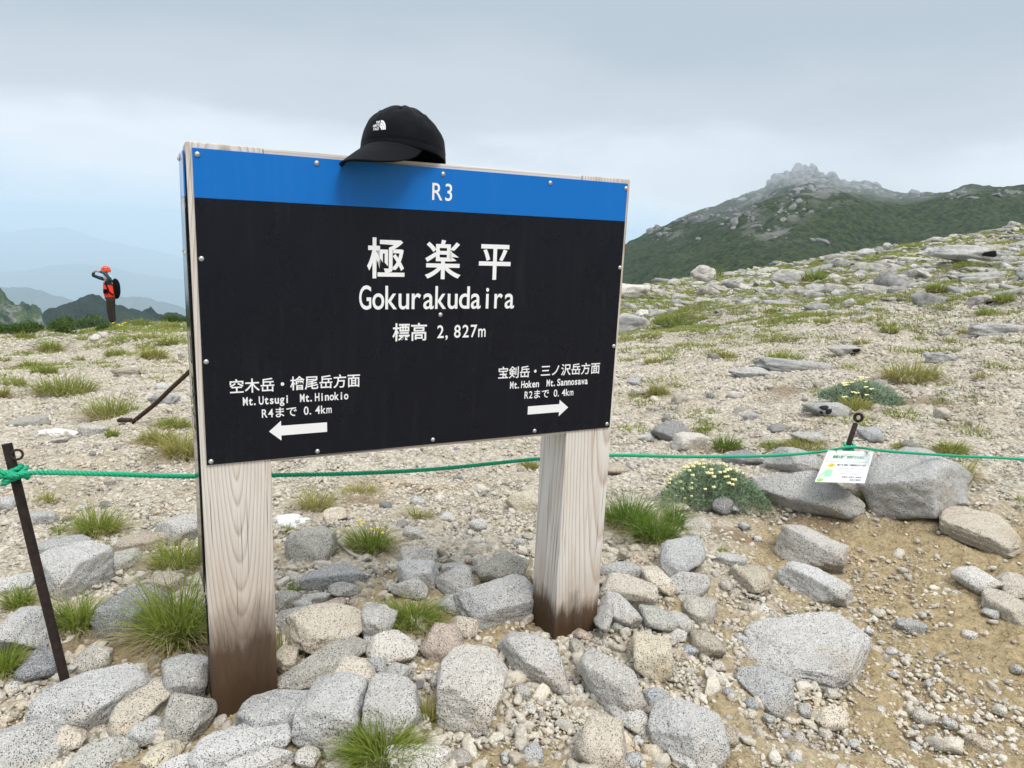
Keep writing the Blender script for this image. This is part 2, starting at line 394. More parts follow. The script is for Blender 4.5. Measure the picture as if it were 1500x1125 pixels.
polar_ridge('near_ridge', [(-500, 330), (-200, 370), (0, 422), (12, 431), (22, 437), (36, 440), (44, 450), (60, 458), (66, 474), (90, 520)], 560, 200, -230, MAT_R0, 14, 60, naz=500, nr=110, jag=4.5, seed=8)
polar_ridge('dark_ridge', [(-300, 520), (20, 482), (52, 470), (70, 460), (86, 452), (112, 442), (128, 435), (136, 431), (144, 433), (150, 437), (160, 446), (172, 450), (180, 447.5), (200, 448.5), (217, 449), (220, 444), (226, 450), (240, 459), (250, 459), (274, 466), (330, 480), (500, 520)],
    700, 350, -420, MAT_R1, 24, 110, naz=800, nr=120, jag=4.0, seed=12)
MAT_R2 = ridge_material('far_forest', (.03, .05, .03), (.05, .07, .04), (.1, .11, .1), .002, .7)
polar_ridge('blue_ridge', [(-700, 430), (-200, 415), (0, 418), (12, 421), (40, 422), (60, 426), (90, 433), (112, 438), (140, 440), (180, 433), (216, 436), (240, 442), (274, 454), (400, 470), (700, 440), (1000, 430), (1500, 470)], 5000, 2400, -1490, MAT_R2, 90, 700, naz=400, nr=50, jag=14, seed=15)
polar_ridge('middle_range', [(-700, 400), (-200, 395), (0, 398), (70, 392), (120, 386), (160, 392), (220, 404), (274, 412), (420, 420), (800, 410), (1500, 450)], 11000, 5500, -1490, MAT_R2, 170, 1700, naz=300, nr=40, jag=20, seed=18)
polar_ridge('far_range', [(-700, 360), (-200, 352), (0, 341), (40, 336), (84, 333), (100, 335), (140, 346), (170, 355), (200, 361), (240, 370), (274, 380), (500, 395), (1000, 400), (1500, 440)], 18000, 11000, -1490, MAT_R2, 260, 3000, naz=300, nr=40, jag=26, seed=19)

# haze: one closed box round everything
hz = box_mesh('haze', -46000, 46000, -46000, 46000, -1520, 62)
hm = bpy.data.materials.new('haze_air'); hm.use_nodes = True; hm.node_tree.nodes.clear()
ho = hm.node_tree.nodes.new('ShaderNodeOutputMaterial'); hv = hm.node_tree.nodes.new('ShaderNodeVolumePrincipled')
hv.inputs['Color'].default_value = (.70, .865, 1.0, 1); hv.inputs['Density'].default_value = 1.7e-4; hv.inputs['Anisotropy'].default_value = 0
hm.node_tree.links.new(hv.outputs[0], ho.inputs['Volume'])
link('haze', hz, hm, kind='stuff')

# ------------------------------------------------------------------ stones
_ico = {}
def ico(level):
    if level not in _ico:
        bm = bmesh.new(); bmesh.ops.create_icosphere(bm, subdivisions=level, radius=1)
        v = np.array([p.co[:] for p in bm.verts]); f = np.array([[q.index for q in t.verts] for t in bm.faces]); bm.free()
        _ico[level] = (v/np.linalg.norm(v, axis=1, keepdims=True), f)
    return _ico[level]
def rock_shape(kind, seed, level=4, rough=.05):
    rg = np.random.default_rng(seed); D, F = ico(level)
    if kind == 'round': nrm = rg.normal(size=(18, 3)); dd = rg.uniform(.80, 1.08, 18); p = 22
    elif kind == 'block':
        nrm = np.vstack([np.eye(3), -np.eye(3)])+rg.normal(size=(6, 3))*.13; dd = rg.uniform(.84, .98, 6)
        nrm = np.vstack([nrm, rg.normal(size=(7, 3))]); dd = np.append(dd, rg.uniform(.90, 1.15, 7)); p = 70
    elif kind == 'slab':
        nrm = np.vstack([[0, 0, 1], [0, 0, -1]]+[[math.cos(t), math.sin(t), rg.normal()*.2] for t in np.sort(rg.uniform(0, 6.28, 7))])+rg.normal(size=(9, 3))*.07
        dd = np.append([.8, .8], rg.uniform(.8, 1.05, 7)); p = 48
    else:
        nrm = rg.normal(size=(13, 3)); dd = rg.uniform(.66, 1.05, 13); p = 75
    nrm = nrm/np.linalg.norm(nrm, axis=1, keepdims=True)
    q = np.maximum(D@nrm.T, 0)/dd
    r = (np.sum(q**p, 1)+1e-9)**(-1/p); r = np.clip(r, .55, 1.35)
    V = D*r[:, None]
    ext = (V.max(0)-V.min(0))/2; V = (V-(V.max(0)+V.min(0))/2)/ext
    o = rg.uniform(0, 50, 3)
    n1 = fbm(V[:, 0]*1.5+o[0], V[:, 1]*1.5+o[1], V[:, 2]*1.5+o[2], octv=3)*rough*1.3
    n2 = fbm(V[:, 0]*6+o[1], V[:, 1]*6+o[2], V[:, 2]*6+o[0], octv=3, gain=.6)*rough*.45
    ph = o*1.7; rd = 1-np.abs(fbm(V[:, 0]*2.2+ph[0], V[:, 1]*2.2+ph[1], V[:, 2]*2.2+ph[2], octv=2))*2.2
    rd = np.clip(rd, 0, 1)**5
    return V*(1+n1+n2-rough*.9*rd)[:, None], F
TINT = dict(grey=(.56, .56, .545), white=(.70, .69, .66), cream=(.68, .63, .53), tan=(.53, .46, .35), dark=(.27, .28, .295), pink=(.60, .50, .42), olive=(.50, .49, .43), blue=(.45, .475, .49), yellow=(.67, .59, .43))
GR_STONE = 'granite stones lying around the sign'
placed = []
def place_rock(px, py, L, W, th, kind, tint, label, thick=.62, level=None, sink=.30, name='rock', group=GR_STONE, cat='rock', seed=None, lift=0.0):
    if seed is None: seed = int(px*7+py*13)
    P = hit1(px, py); D = depth_of(P); e = math.asin(min(.99, -P[2]/np.linalg.norm(P)))
    e = max(e, .12)
    if D > 4.6:
        thick = max(thick, .85); kind = 'block' if kind == 'slab' else 'angular'
    k = math.sqrt(math.sin(e)**2+(thick*math.cos(e))**2)
    s = D/FPX; b = W/2*s/k; C = thick*b
    off = C*(1-sink*1.0)*.75+lift
    P = hit1(px, py, off); D = depth_of(P); s = D/FPX
    fh = np.array([P[0], P[1], 0]); fh /= np.linalg.norm(fh); rh = np.array([fh[1], -fh[0], 0])
    t = math.radians(th)
    A = rh*math.cos(t)*L/2*s - fh*math.sin(t)*(L/2)*s/k
    B = rh*math.sin(t)*W/2*s + fh*math.cos(t)*(W/2)*s/k
    C = thick*np.linalg.norm(B)
    C = min(C, .8*L/2*s)
    lev = level or (5 if L > 84 and D < 4 else 4 if L > 34 and D < 6 else 3 if L > 12 else 2)
    V, F = rock_shape(kind, seed, max(lev, 3) if D < 4.6 else 4 if L > 30 else 3, .038 if D < 4.6 else .13)
    V = V[:, :1]*A+V[:, 1:2]*B+V[:, 2:3]*np.array([0, 0, C])
    zb = float(height(P[0], P[1]))
    off3 = np.array([P[0], P[1], zb]); V = V+np.array([0, 0, P[2]-zb])
    me = mesh_np(name, V, F.astype(np.int32))
    o = link(name, me, MAT_ROCK, loc=off3, label=label, category=cat, group=group)
    c = TINT[tint]; j = random.uniform(.86, 1.10); wm = random.uniform(-.03, .04); o.color = (min(.9, c[0]*j*(1+wm)), min(.9, c[1]*j), min(.9, c[2]*j*(1-wm*1.3)), 1)
    placed.append((P[0], P[1], max(np.linalg.norm(A), np.linalg.norm(B))))
    return o
big = [  # px, py, length, width, tilt, shape, tint, thickness, short name, label
 (408,1050,100,52,-8,'block','grey',.8,'squared grey stone at the foot of the left post','squared grey granite stone leaning on the foot of the left sign post'),
 (352,1094,118,42,-4,'slab','white',.6,'wedge stone below the left post','wedge shaped pale stone lying in front of the left post foot'),
 (375,1118,100,30,-3,'slab','white',.6,'pale stone on the bottom edge below the left post','pale granite stone cut by the bottom edge below the left post'),
 (277,996,58,56,-10,'block','grey',.8,'speckled stone left of the left post','speckled grey stone wedged against the left side of the left post'),
 (272,1051,76,68,10,'angular','olive',.8,'tan grey stone below the left post edge','tan grey rounded block just left of the left post foot'),
 (130,1028,134,74,-8,'slab','white',.5,'large flat stone by the iron stake','large flat pale stone in front of the rusty stake foot'),
 (205,1042,86,48,-38,'slab','cream',.6,'yellowish stone beside the large flat stone','yellowish tilted stone touching the right end of the large flat stone'),
 (212,1076,46,38,10,'angular','white',.7,'small white block','small white angular block below the yellowish tilted stone'),
 (101,1083,40,36,0,'angular','cream',.8,'cream stone below the large flat stone','cream roundish stone below the left half of the large flat stone'),
 (40,1094,92,62,5,'angular','grey',.6,'grey boulder in the bottom left corner','grey boulder in the bottom left corner of the stone pile'),
 (241,1103,60,34,-38,'round','yellow',.7,'oblong yellow stone','oblong yellow ochre stone slanting up at the bottom left'),
 (274,1116,80,26,-12,'slab','white',.6,'thin white stone','thin white stone between the oblong yellow stone and the wedge stone'),
 (137,968,46,42,10,'angular','cream',.8,'cream stone right of the stake foot','warm cream lumpy stone standing right of the rusty stake'),
 (196,992,38,32,25,'angular','white',.8,'white stone between cream stone and left post','white stone above the yellowish tilted stone'),
 (226,1009,48,26,12,'round','grey',.7,'grey stone above the yellowish stone','long grey stone tucked left of the speckled stone'),
 (32,929,80,66,14,'round','grey',.75,'large speckled boulder at the left edge','large speckled boulder at the left edge behind the stake'),
 (18,857,54,28,5,'round','white',.7,'pale stone on the left edge above the boulder','pale flat stone at the left edge above the large speckled boulder'),
 (104,840,78,62,-38,'block','white',.8,'tall pale block right of the stake','tall pale block with brown flank right of the rusty stake'),
 (194,903,92,60,-5,'slab','dark',.6,'dark blue grey slab','dark blue grey slab between two grass tufts left of the sign'),
 (248,857,44,30,0,'slab','tan',.6,'tan stone above the long grass','tan stone just above the long grass left of the left post'),
 (58,978,56,38,-12,'angular','dark',.6,'dark stone left of the stake foot','dark grey stone left of the rusty stake foot'),
 (266,778,62,48,-25,'block','grey',.7,'grey stone beside the post above the long grass','grey stone half hidden by the left post above the tan one'),
 (212,797,68,22,3,'slab','tan',.5,'flat tan slab','flat tan slab embedded in gravel left of the sign'),
 (88,801,70,20,0,'slab','blue',.5,'bluish flat slab','bluish flat slab embedded in gravel right of the stake'),
 (169,828,72,24,-16,'slab','olive',.5,'low grey slab','low grey slab slanting up below the flat tan slab'),
 (144,1112,96,38,0,'angular','olive',.6,'tan grey stone at the bottom left','broad tan grey stone at the bottom edge under the large flat stone'),
 (476,925,108,64,-10,'round','cream',.75,'large cream boulder right of the left post','large cream and white boulder just right of the left post'),
 (476,975,136,48,-32,'round','olive',.7,'long grey stone right of the left post','long grey stone slanting up beneath the large cream boulder'),
 (436,908,58,36,-8,'round','grey',.7,'grey stone left of the cream boulder','grey stone between left post and large cream boulder'),
 (515,997,70,60,-22,'angular','cream',.7,'cream topped stone','cream sharp cornered stone lying on top of the middle pile'),
 (489,1044,78,88,25,'block','grey',.75,'grey block under the cream topped stone','grey block underneath the sharp cornered cream stone'),
 (575,1042,74,88,10,'block','grey',.8,'upright grey block','upright grey block above the bottom grass tuft'),
 (583,990,40,40,0,'angular','grey',.8,'small grey block','small grey block at the top of the upright grey block'),
 (574,951,64,44,-8,'round','white',.75,'white speckled stone in mid pile','white speckled stone below the bright green tuft between the posts'),
 (553,908,48,60,10,'angular','grey',.75,'pale stone left of the bright tuft','pale grey stone left of the bright green tuft between the posts'),
 (648,945,54,46,10,'round','pink',.8,'pinkish stone between the posts','pinkish tan stone below and right of the bright green tuft'),
 (613,816,46,30,5,'angular','white',.8,'white stone at the back of the pile','white cornered stone at the very back of the pile between the posts'),
 (611,843,54,38,5,'block','white',.8,'white block under the back stone','white block just below the stone at the back of the pile'),
 (600,863,46,30,0,'angular','white',.8,'white stone above the bright tuft','white stone just above the bright green tuft between the posts'),
 (667,856,54,42,0,'angular','white',.8,'white stone with flat top','white flat topped stone left of the long grey boulder'),
 (660,885,34,28,0,'round','grey',.8,'grey stone under the flat topped stone','rounded grey stone under the white flat topped stone'),
 (736,834,68,42,-14,'angular','olive',.75,'tan grey rounded stone by the right post','tan grey rounded stone above the long grey boulder'),
 (732,883,118,58,-20,'block','grey',.8,'long grey boulder left of the right post','long grey boulder resting against the left side of the right post'),
 (690,1008,90,100,4,'block','white',.85,'square fractured block','large square pale block with a fracture across its face between the posts'),
 (786,966,148,62,45,'round','white',.75,'egg shaped boulder','egg shaped pale boulder slanting down at the foot of the right post'),
 (676,918,44,28,10,'angular','cream',.75,'cream stone above the square block','cream stone between pinkish stone and long grey boulder'),
 (901,995,106,66,48,'round','grey',.7,'oval grey boulder','oval grey boulder right of and below the right post foot'),
 (918,1046,98,36,43,'round','white',.8,'slender white stone','slender white cigar shaped stone slanting down under the oval grey boulder'),
 (881,1095,68,58,-15,'block','cream',.75,'cream block on the bottom edge','cream grey block near the bottom edge left of the slender white stone'),
 (955,956,50,62,-4,'block','yellow',.8,'yellow cream cube','upright yellow cream cube shaped stone right of the right post'),
 (1010,1076,102,76,15,'round','white',.8,'large white boulder at the bottom','large white boulder near the bottom edge right of the slender stone'),
 (1012,1116,74,34,0,'angular','white',.7,'white stone below the large white boulder','white stone at the bottom edge under the large white boulder'),
 (960,1026,32,26,0,'round','blue',.8,'small round grey stone','small round grey stone below the yellow cream cube'),
 (912,838,66,28,2,'round','grey',.75,'long pale stone by the right post','long pale stone touching the right post above the orange stained one'),
 (920,870,74,38,4,'block','cream',.75,'orange stained stone','orange stained cream stone second from top right of the right post'),
 (962,849,58,38,65,'round','cream',.75,'upright cream stone','upright cream tan stone right of the orange stained stone'),
 (1001,858,64,38,-20,'round','grey',.75,'rounded grey stone','rounded grey stone leaning up right of the upright cream stone'),
 (960,908,56,34,24,'round','olive',.75,'olive grey stone','smooth olive grey stone above the yellow cream cube'),
 (990,908,48,26,40,'round','grey',.75,'grey stone right of the olive one','grey stone slanting down right of the olive grey stone'),
 (988,930,30,18,10,'round','white',.75,'little white stone','little white stone at the lower end of the olive grey stone'),
 (908,897,64,42,22,'round','white',.75,'white stone at the post foot','white speckled stone near the right post foot left of the olive one'),
 (884,905,26,62,0,'round','grey',.9,'narrow stone against the post','narrow upright grey stone squeezed against the right side of the right post'),
 (1024,894,44,38,0,'round','cream',.6,'cream stone at the path edge','cream stone half sunk at the edge of the path'),
 (1034,944,52,32,20,'round','tan',.65,'tan stone at the path edge','tan stone right of the yellow cream cube at the path edge'),
 (1001,814,54,66,18,'angular','grey',.5,'grey slab above the rounded stone','grey slab leaning below the dark green tuft'),
 (1100,848,56,34,36,'round','yellow',.6,'yellow stone on the path','yellow cream stone on the path left of the two white blocks'),
 (1070,822,40,18,0,'slab','white',.6,'small white slab','small white slab above the yellow stone on the path'),
 (1189,804,96,48,24,'block','white',.75,'upper white block','upper of two white oblong blocks below the boulders'),
 (1193,856,88,38,24,'block','white',.75,'lower white block','lower of two white oblong blocks with an uneven top'),
 (1178,942,172,110,2,'slab','white',.16,'great flat slab','great flat pale slab lying in the sandy path'),
 (1119,1007,72,46,20,'angular','grey',.45,'grey stone below the slab','grey angular stone below the great flat slab'),
 (1213,1054,46,32,0,'round','cream',.6,'cream cobble','cream cobble on the path below the great flat slab'),
 (1182,724,156,66,6,'round','grey',.75,'left boulder under the notice','long grey boulder under the left side of the small notice'),
 (1334,712,140,106,4,'angular','white',.85,'right boulder by the notice','biggest grey boulder right of the small notice'),
 (1163,678,92,44,14,'round','grey',.75,'rear boulder by the notice','grey boulder with dark flank behind the rope left of the notice'),
 (1087,672,58,22,0,'angular','dark',.6,'dark stone behind the rope','dark grey stone behind the rope above the flowering plant'),
 (1059,738,30,46,10,'angular','dark',.95,'pointed dark stone','pointed dark stone standing right against the flowering plant'),
 (1076,743,16,26,0,'angular','grey',.95,'small upright stone','small upright grey stone right of the pointed dark stone'),
 (1399,733,38,32,0,'angular','grey',.8,'small boulder by the biggest one','grey stone at the right foot of the biggest boulder'),
 (1437,776,106,46,14,'slab','cream',.22,'angular tan slab','angular tan grey slab on the gravel right of the biggest boulder'),
 (1430,852,58,30,0,'angular','white',.5,'stained white stone','white stone with rust stain near the right edge'),
 (1482,854,44,30,0,'angular','cream',.5,'cream stone on the right edge','cream stone at the right edge beside the rust stained one'),
 (1476,889,62,28,24,'slab','cream',.5,'flat cream slab on the right edge','flat cream slab at the right edge below the other two'),
 (986,742,48,22,10,'round','cream',.6,'cream stone below the flowering plant','cream stone between dark green tuft and flowering plant'),
 (1021,770,40,24,10,'angular','cream',.6,'angular cream stone','angular cream stone right of the dark green tuft'),
 (1010,647,48,28,-28,'block','white',.7,'pale block of the pair','pale block leaning on the dark stones behind the rope'),
 (984,634,58,34,-10,'angular','dark',.7,'dark stone of the pair','dark fractured stone behind the rope right of the sign'),
 (612,1115,84,42,8,'round','white',.7,'white stone in the bottom tuft','white stone at the bottom edge right of the bottom grass tuft'),
 (460,802,68,50,-20,'angular','olive',.6,'brownish grey rock','brownish grey rock on the gravel right of the left post'),
 (439,794,40,15,-36,'slab','dark',.7,'dark slab beside the post','thin dark slab leaning between left post and brownish rock'),
 (483,848,92,28,2,'slab','grey',.6,'long flat grey stone','long flat grey stone at the top of the pile near the left post'),
 (503,864,38,24,5,'angular','grey',.7,'grey stone on the flat one','grey stone at the right end of the long flat stone'),
 (418,966,30,50,10,'round','tan',.8,'speckled tan stone behind the post','speckled tan stone peeping out right of the left post foot'),
 (491,755,36,22,0,'round','cream',.7,'cream stone by the faded tuft','cream stone just right of the faded grass tuft behind the rope'),
 (1099,547,64,20,-5,'angular','grey',.5,'left rock of the outcrop','left rock of the low outcrop on the slope with bare earth below it'),
 (1165,537,116,18,2,'slab','grey',.5,'long rock of the outcrop','long low rock of the outcrop on the slope above the silvery plant'),
 (1209,601,66,28,2,'angular','grey',.6,'rock with black blotch','grey rock with black lichen blotch behind the iron eye stake'),
 (1240,514,50,20,-5,'angular','grey',.6,'rock with black edge','grey rock with black edge above the outcrop'),
 (1275,637,40,22,10,'round','blue',.5,'bluish stone by the eye stake','bluish stone right of the iron eye stake'),
 (1184,642,54,20,0,'angular','grey',.5,'flat stone behind the rope','flat grey stone behind the rope left of the iron eye stake'),
 (996,586,24,19,0,'angular','cream',.7,'triangular cream stone','triangular cream stone alone on the gravel right of the sign'),
 (1078,579,26,14,0,'round','white',.7,'white oval stone','white oval stone alone on the gravel left of the outcrop'),
 (1413,374,90,28,-4,'angular','grey',.7,'big boulder near the skyline','big grey boulder with dark right side near the right skyline'),
 (1031,400,36,24,-30,'angular','white',.9,'pointed white boulder','pointed white boulder on the skyline right of the sign'),
 (1161,408,58,26,-8,'angular','grey',.7,'angular boulder on the slope','angular grey boulder beside turf high on the slope'),
 (1268,372,26,15,0,'round','grey',.8,'left skyline boulder','left boulder of the cluster on the skyline'),
 (1287,369,20,15,0,'angular','dark',.9,'middle skyline boulder','darker middle boulder of the cluster on the skyline'),
 (1300,361,13,15,0,'angular','grey',1.0,'upright skyline boulder','upright right hand boulder of the cluster on the skyline'),
 (930,476,56,28,0,'slab','grey',.6,'rock by the sign edge','grey rock directly right of the sign on the slope'),
 (925,428,52,22,0,'slab','white',.6,'skyline rock by the sign','pale rock on the skyline directly right of the sign'),
 (1438,441,36,18,-5,'angular','grey',.6,'rock by the upper right tufts','grey rock with dark end left of a green tuft high on the right'),
 (1467,484,74,20,0,'slab','grey',.5,'flat rock at the right edge','flat grey rock near the right edge above the straw tuft'),
 (1380,607,24,18,0,'angular','cream',.7,'cream stone on the right slope','small cream stone alone on the gravel right of the eye stake'),
 (1380,526,48,16,3,'slab','white',.5,'white slab on the right slope','white slab right of the biggest straw tuft'),
 (140,495,16,12,0,'angular','white',.9,'pale stone under the hiker','pale grey stone below the hiker at the far rim'),
 (152,491,13,12,0,'angular','white',.9,'second stone under the hiker','white stone right of the pale one below the hiker'),
 (240,588,44,26,0,'round','blue',.7,'blue grey rock by the bent bar','blue grey mottled rock under the bent rusty bar'),
 (239,567,22,13,0,'round','white',.6,'white stone above the mottled rock','white stone just above the blue grey mottled rock'),
 (188,546,42,13,6,'slab','tan',.5,'brown slab left of the sign','brown low slab on the gravel left of the sign'),
 (137,631,40,20,0,'round','white',.6,'speckled stone below the tuft','speckled white stone between cloth scrap and bent bar'),
 (40,620,56,18,-8,'slab','olive',.35,'flat slab at the left','flat olive slab in the gravel above the left stake'),
 (88,645,28,10,0,'angular','white',.6,'stone under the white cloth','small speckled stone under the white cloth scrap at the left'),
]
names = []; rocks = {}
for (px, py, L, W, th, kind, tint, thick, short, label) in big:
    g_ = 1.17 if py > 780 and L < 140 else 1.03
    if kind == 'round' and L < 120 and (int(px) % 3): kind = 'angular'
    o = place_rock(px, py, L*g_, W*g_, th, kind, tint, label, thick)
    rocks[px, py] = o
    names.append((px, py, short))
small = [(173,797,18,14,'white'),(61,760,42,20,'grey'),(11,738,30,22,'grey'),(68,1057,34,17,'white'),(83,1069,20,14,'white'),(58,1121,75,20,'olive'),(553,974,34,24,'blue'),(662,834,34,18,'grey'),(462,876,42,18,'grey'),
 (422,880,34,26,'olive'),(443,884,30,18,'white'),(487,886,40,12,'pink'),(606,782,32,17,'white'),(449,1112,36,28,'white'),(493,1098,38,24,'grey'),(499,1121,44,22,'white'),(557,1120,34,20,'grey'),(545,941,24,20,'grey'),
 (1070,1018,22,16,'blue'),(1101,1032,20,18,'blue'),(1248,958,28,14,'white'),(1068,1081,26,26,'tan'),(1170,1081,16,20,'cream'),(1178,1041,18,24,'grey'),(1126,1055,18,14,'blue'),(1164,1109,22,16,'white'),(1306,954,18,12,'grey'),
 (1273,924,14,10,'white'),(1350,901,13,10,'cream'),(1360,1002,12,12,'grey'),(1434,1090,34,20,'tan'),(1353,1050,30,18,'cream'),(1334,917,40,18,'blue'),(1222,1008,13,12,'white'),(1115,893,20,14,'white'),(1095,890,18,12,'cream'),
 (1162,865,12,9,'grey'),(1128,835,12,8,'white'),(1052,976,22,16,'cream'),(1035,966,20,12,'cream'),(1085,936,20,12,'white'),(760,990,20,16,'grey'),(765,1015,24,22,'grey'),(775,1040,20,12,'white'),(845,950,18,30,'olive'),
 (848,1010,14,18,'white'),(852,930,30,14,'pink'),(905,920,20,12,'olive'),(942,888,16,12,'white'),(1012,952,24,12,'blue'),(877,1023,22,16,'white'),(890,1030,20,12,'grey'),(697,1072,16,20,'olive'),(755,1065,12,12,'white'),
 (780,1105,30,24,'grey'),(740,1110,12,16,'white'),(925,1112,34,22,'blue'),(935,1085,16,14,'white'),(640,1000,20,16,'grey'),(625,990,18,14,'grey'),(690,980,0,0,''),(540,888,16,12,'white'),(640,830,16,12,'grey'),
 (695,836,20,12,'dark'),(700,812,22,14,'pink'),(690,822,18,12,'pink'),(655,760,24,16,'white'),(700,770,26,18,'white'),(765,735,48,30,'yellow'),(612,735,20,14,'white'),(760,795,20,12,'white'),(575,775,22,12,'cream'),
 (180,1010,16,14,'white'),(187,1078,18,16,'white'),(150,1070,16,12,'cream'),(170,1070,14,10,'white'),(120,1060,16,10,'grey'),(20,1005,18,12,'white'),(48,1030,20,16,'cream'),(25,1045,16,12,'tan'),(110,1000,18,12,'grey'),
 (120,745,20,10,'white'),(215,735,18,10,'cream'),(180,870,16,12,'white'),(130,890,14,10,'grey'),(165,755,20,10,'grey'),(905,690,44,16,'tan'),(925,683,20,12,'white'),(950,780,24,14,'white'),(930,805,20,12,'cream'),
 (1090,770,16,10,'grey'),(1110,790,12,8,'white'),(1450,900,22,14,'grey'),(1400,870,18,10,'grey'),(1420,930,20,12,'white'),(1310,990,16,10,'grey'),(1290,1040,14,12,'white'),(1250,1090,18,12,'grey'),(1390,1060,20,12,'grey'),
 (1465,1040,18,12,'cream'),(1340,1095,16,12,'white'),(1490,980,16,12,'grey'),(1150,1075,12,12,'grey'),(1290,560,20,10,'white'),(1100,610,24,12,'grey'),(950,640,30,12,'white'),(930,560,22,10,'grey')]
def dirword(dx, dy):
    if abs(dx) > 2*abs(dy): return 'right of' if dx > 0 else 'left of'
    if abs(dy) > 2*abs(dx): return 'below' if dy > 0 else 'above'
    return ('below right of' if dx > 0 else 'below left of') if dy > 0 else ('above right of' if dx > 0 else 'above left of')
TW = dict(blue='bluish grey', dark='dark grey', pink='reddish', olive='olive grey', cream='cream', yellow='yellow')
used = set()
for i, (px, py, L, W, tint) in enumerate(small):
    if L == 0: continue
    cand = sorted(names, key=lambda q: (q[0]-px)**2+(q[1]-py)**2)[:8]
    for q in cand:
        lab = '%s %s stone %s the %s' % ('small' if L > 22 else 'tiny', TW.get(tint, tint), dirword(px-q[0], py-q[1]), q[2])
        if lab not in used and len(lab.split()) <= 16: break
    used.add(lab)
    place_rock(px, py, L*1.05, W*1.1, random.uniform(-25, 25), random.choice(['round', 'angular', 'block']), tint, lab, random.uniform(.6, .85))

MAT_LICH = plain('black_lichen', (.012, .012, .012), .9, var=.4)
for (rx, ry), sp_ in {(1209, 601): [(1207, 597, 13, 8), (1214, 603, 9, 9), (1203, 604, 6, 5)], (1240, 514): [(1254, 513, 12, 8), (1250, 519, 8, 5)], (1413, 374): [(1448, 374, 20, 18)], (1438, 441): [(1450, 443, 12, 9)]}.items():
    ro = rocks[rx, ry]
    for i_, (a_, b_, w_, h_) in enumerate(sp_):
        d_ = Vector(ray(a_, b_)); mw = Matrix.Translation(ro.location); inv = mw.inverted()
        ok_, lo_, nn_, _ = ro.ray_cast(inv @ Vector((0, 0, 0)), d_)
        if not ok_: continue
        k_ = depth_of(np.array(mw @ lo_))/FPX; V_, F_ = rock_shape('angular', 40+i_, 2, .1)
        qn = nn_.to_track_quat('Z', 'Y'); V_ = V_*np.array([w_*.5*k_, h_*.5*k_, 1.2*k_])
        link('lichen_patch', mesh_np('lichen_patch', [tuple(qn @ Vector(v) + lo_) for v in V_], F_.astype(np.int32)), MAT_LICH, parent=ro)

# ------------------------------------------------------------------ scattered gravel and slabs: instances on points
def scatter(name, pts, rot, scl, idx, protos, label=None, cat=None, kind='stuff'):
    col = bpy.data.collections.new(name+'_forms')
    for i, (me, mat) in enumerate(protos):
        me.materials.clear(); me.materials.append(mat)
        po = bpy.data.objects.new('%s_form_%02d' % (name, i), me); col.objects.link(po)
    me = bpy.data.meshes.new(name); me.vertices.add(len(pts)); me.vertices.foreach_set('co', np.asarray(pts, np.float32).ravel())
    for an, ty, d in (('rot', 'FLOAT_VECTOR', rot), ('scl', 'FLOAT_VECTOR', scl)):
        a = me.attributes.new(an, ty, 'POINT'); a.data.foreach_set('vector', np.asarray(d, np.float32).ravel())
    a = me.attributes.new('idx', 'INT', 'POINT'); a.data.foreach_set('value', np.asarray(idx, np.int32))
    ng = bpy.data.node_groups.new(name+'_nodes', 'GeometryNodeTree')
    ng.interface.new_socket('Geometry', in_out='INPUT', socket_type='NodeSocketGeometry'); ng.interface.new_socket('Geometry', in_out='OUTPUT', socket_type='NodeSocketGeometry')
    N = ng.nodes.new; gi, go = N('NodeGroupInput'), N('NodeGroupOutput')
    ci = N('GeometryNodeCollectionInfo'); ci.inputs['Collection'].default_value = col; ci.inputs['Separate Children'].default_value = True; ci.inputs['Reset Children'].default_value = True
    ip = N('GeometryNodeInstanceOnPoints'); ip.inputs['Pick Instance'].default_value = True
    def att(n, t):
        q = N('GeometryNodeInputNamedAttribute'); q.data_type = t; q.inputs['Name'].default_value = n
        return next(s for s in q.outputs if s.enabled and s.name == 'Attribute')
    e2r = N('FunctionNodeEulerToRotation')
    L = ng.links.new
    L(gi.outputs[0], ip.inputs['Points']); L(ci.outputs[0], ip.inputs['Instance']); L(att('idx', 'INT'), ip.inputs['Instance Index'])
    L(att('rot', 'FLOAT_VECTOR'), e2r.inputs[0]); L(e2r.outputs[0], ip.inputs['Rotation']); L(att('scl', 'FLOAT_VECTOR'), ip.inputs['Scale']); L(ip.outputs[0], go.inputs[0])
    o = link(name, me, kind=kind)
    if label: o['label'] = label
    if cat: o['category'] = cat
    md = o.modifiers.new('scatter', 'NODES'); md.node_group = ng
    return o
def pebble_protos(n, level, kinds=('round', 'angular', 'block'), seed=100, flat=(.5, .8)):
    out = []
    for i in range(n):
        V, F = rock_shape(kinds[i % len(kinds)], seed+i, level, .035 if level < 3 else .07)
        rg = np.random.default_rng(seed+i); V = V*np.array([1, rg.uniform(.65, .95), rg.uniform(*flat)])
        out.append((mesh_np('pebble', V, F.astype(np.int32), smooth=level > 2), MAT_PEB))
    return out
def polar_pts(n, r0, r1, a0=-46, a1=44, power=0):
    a = np.radians(RNG.uniform(a0, a1, n)); r = np.exp(RNG.uniform(math.log(r0), math.log(r1), n))
    return r*np.sin(a), r*np.cos(a), r
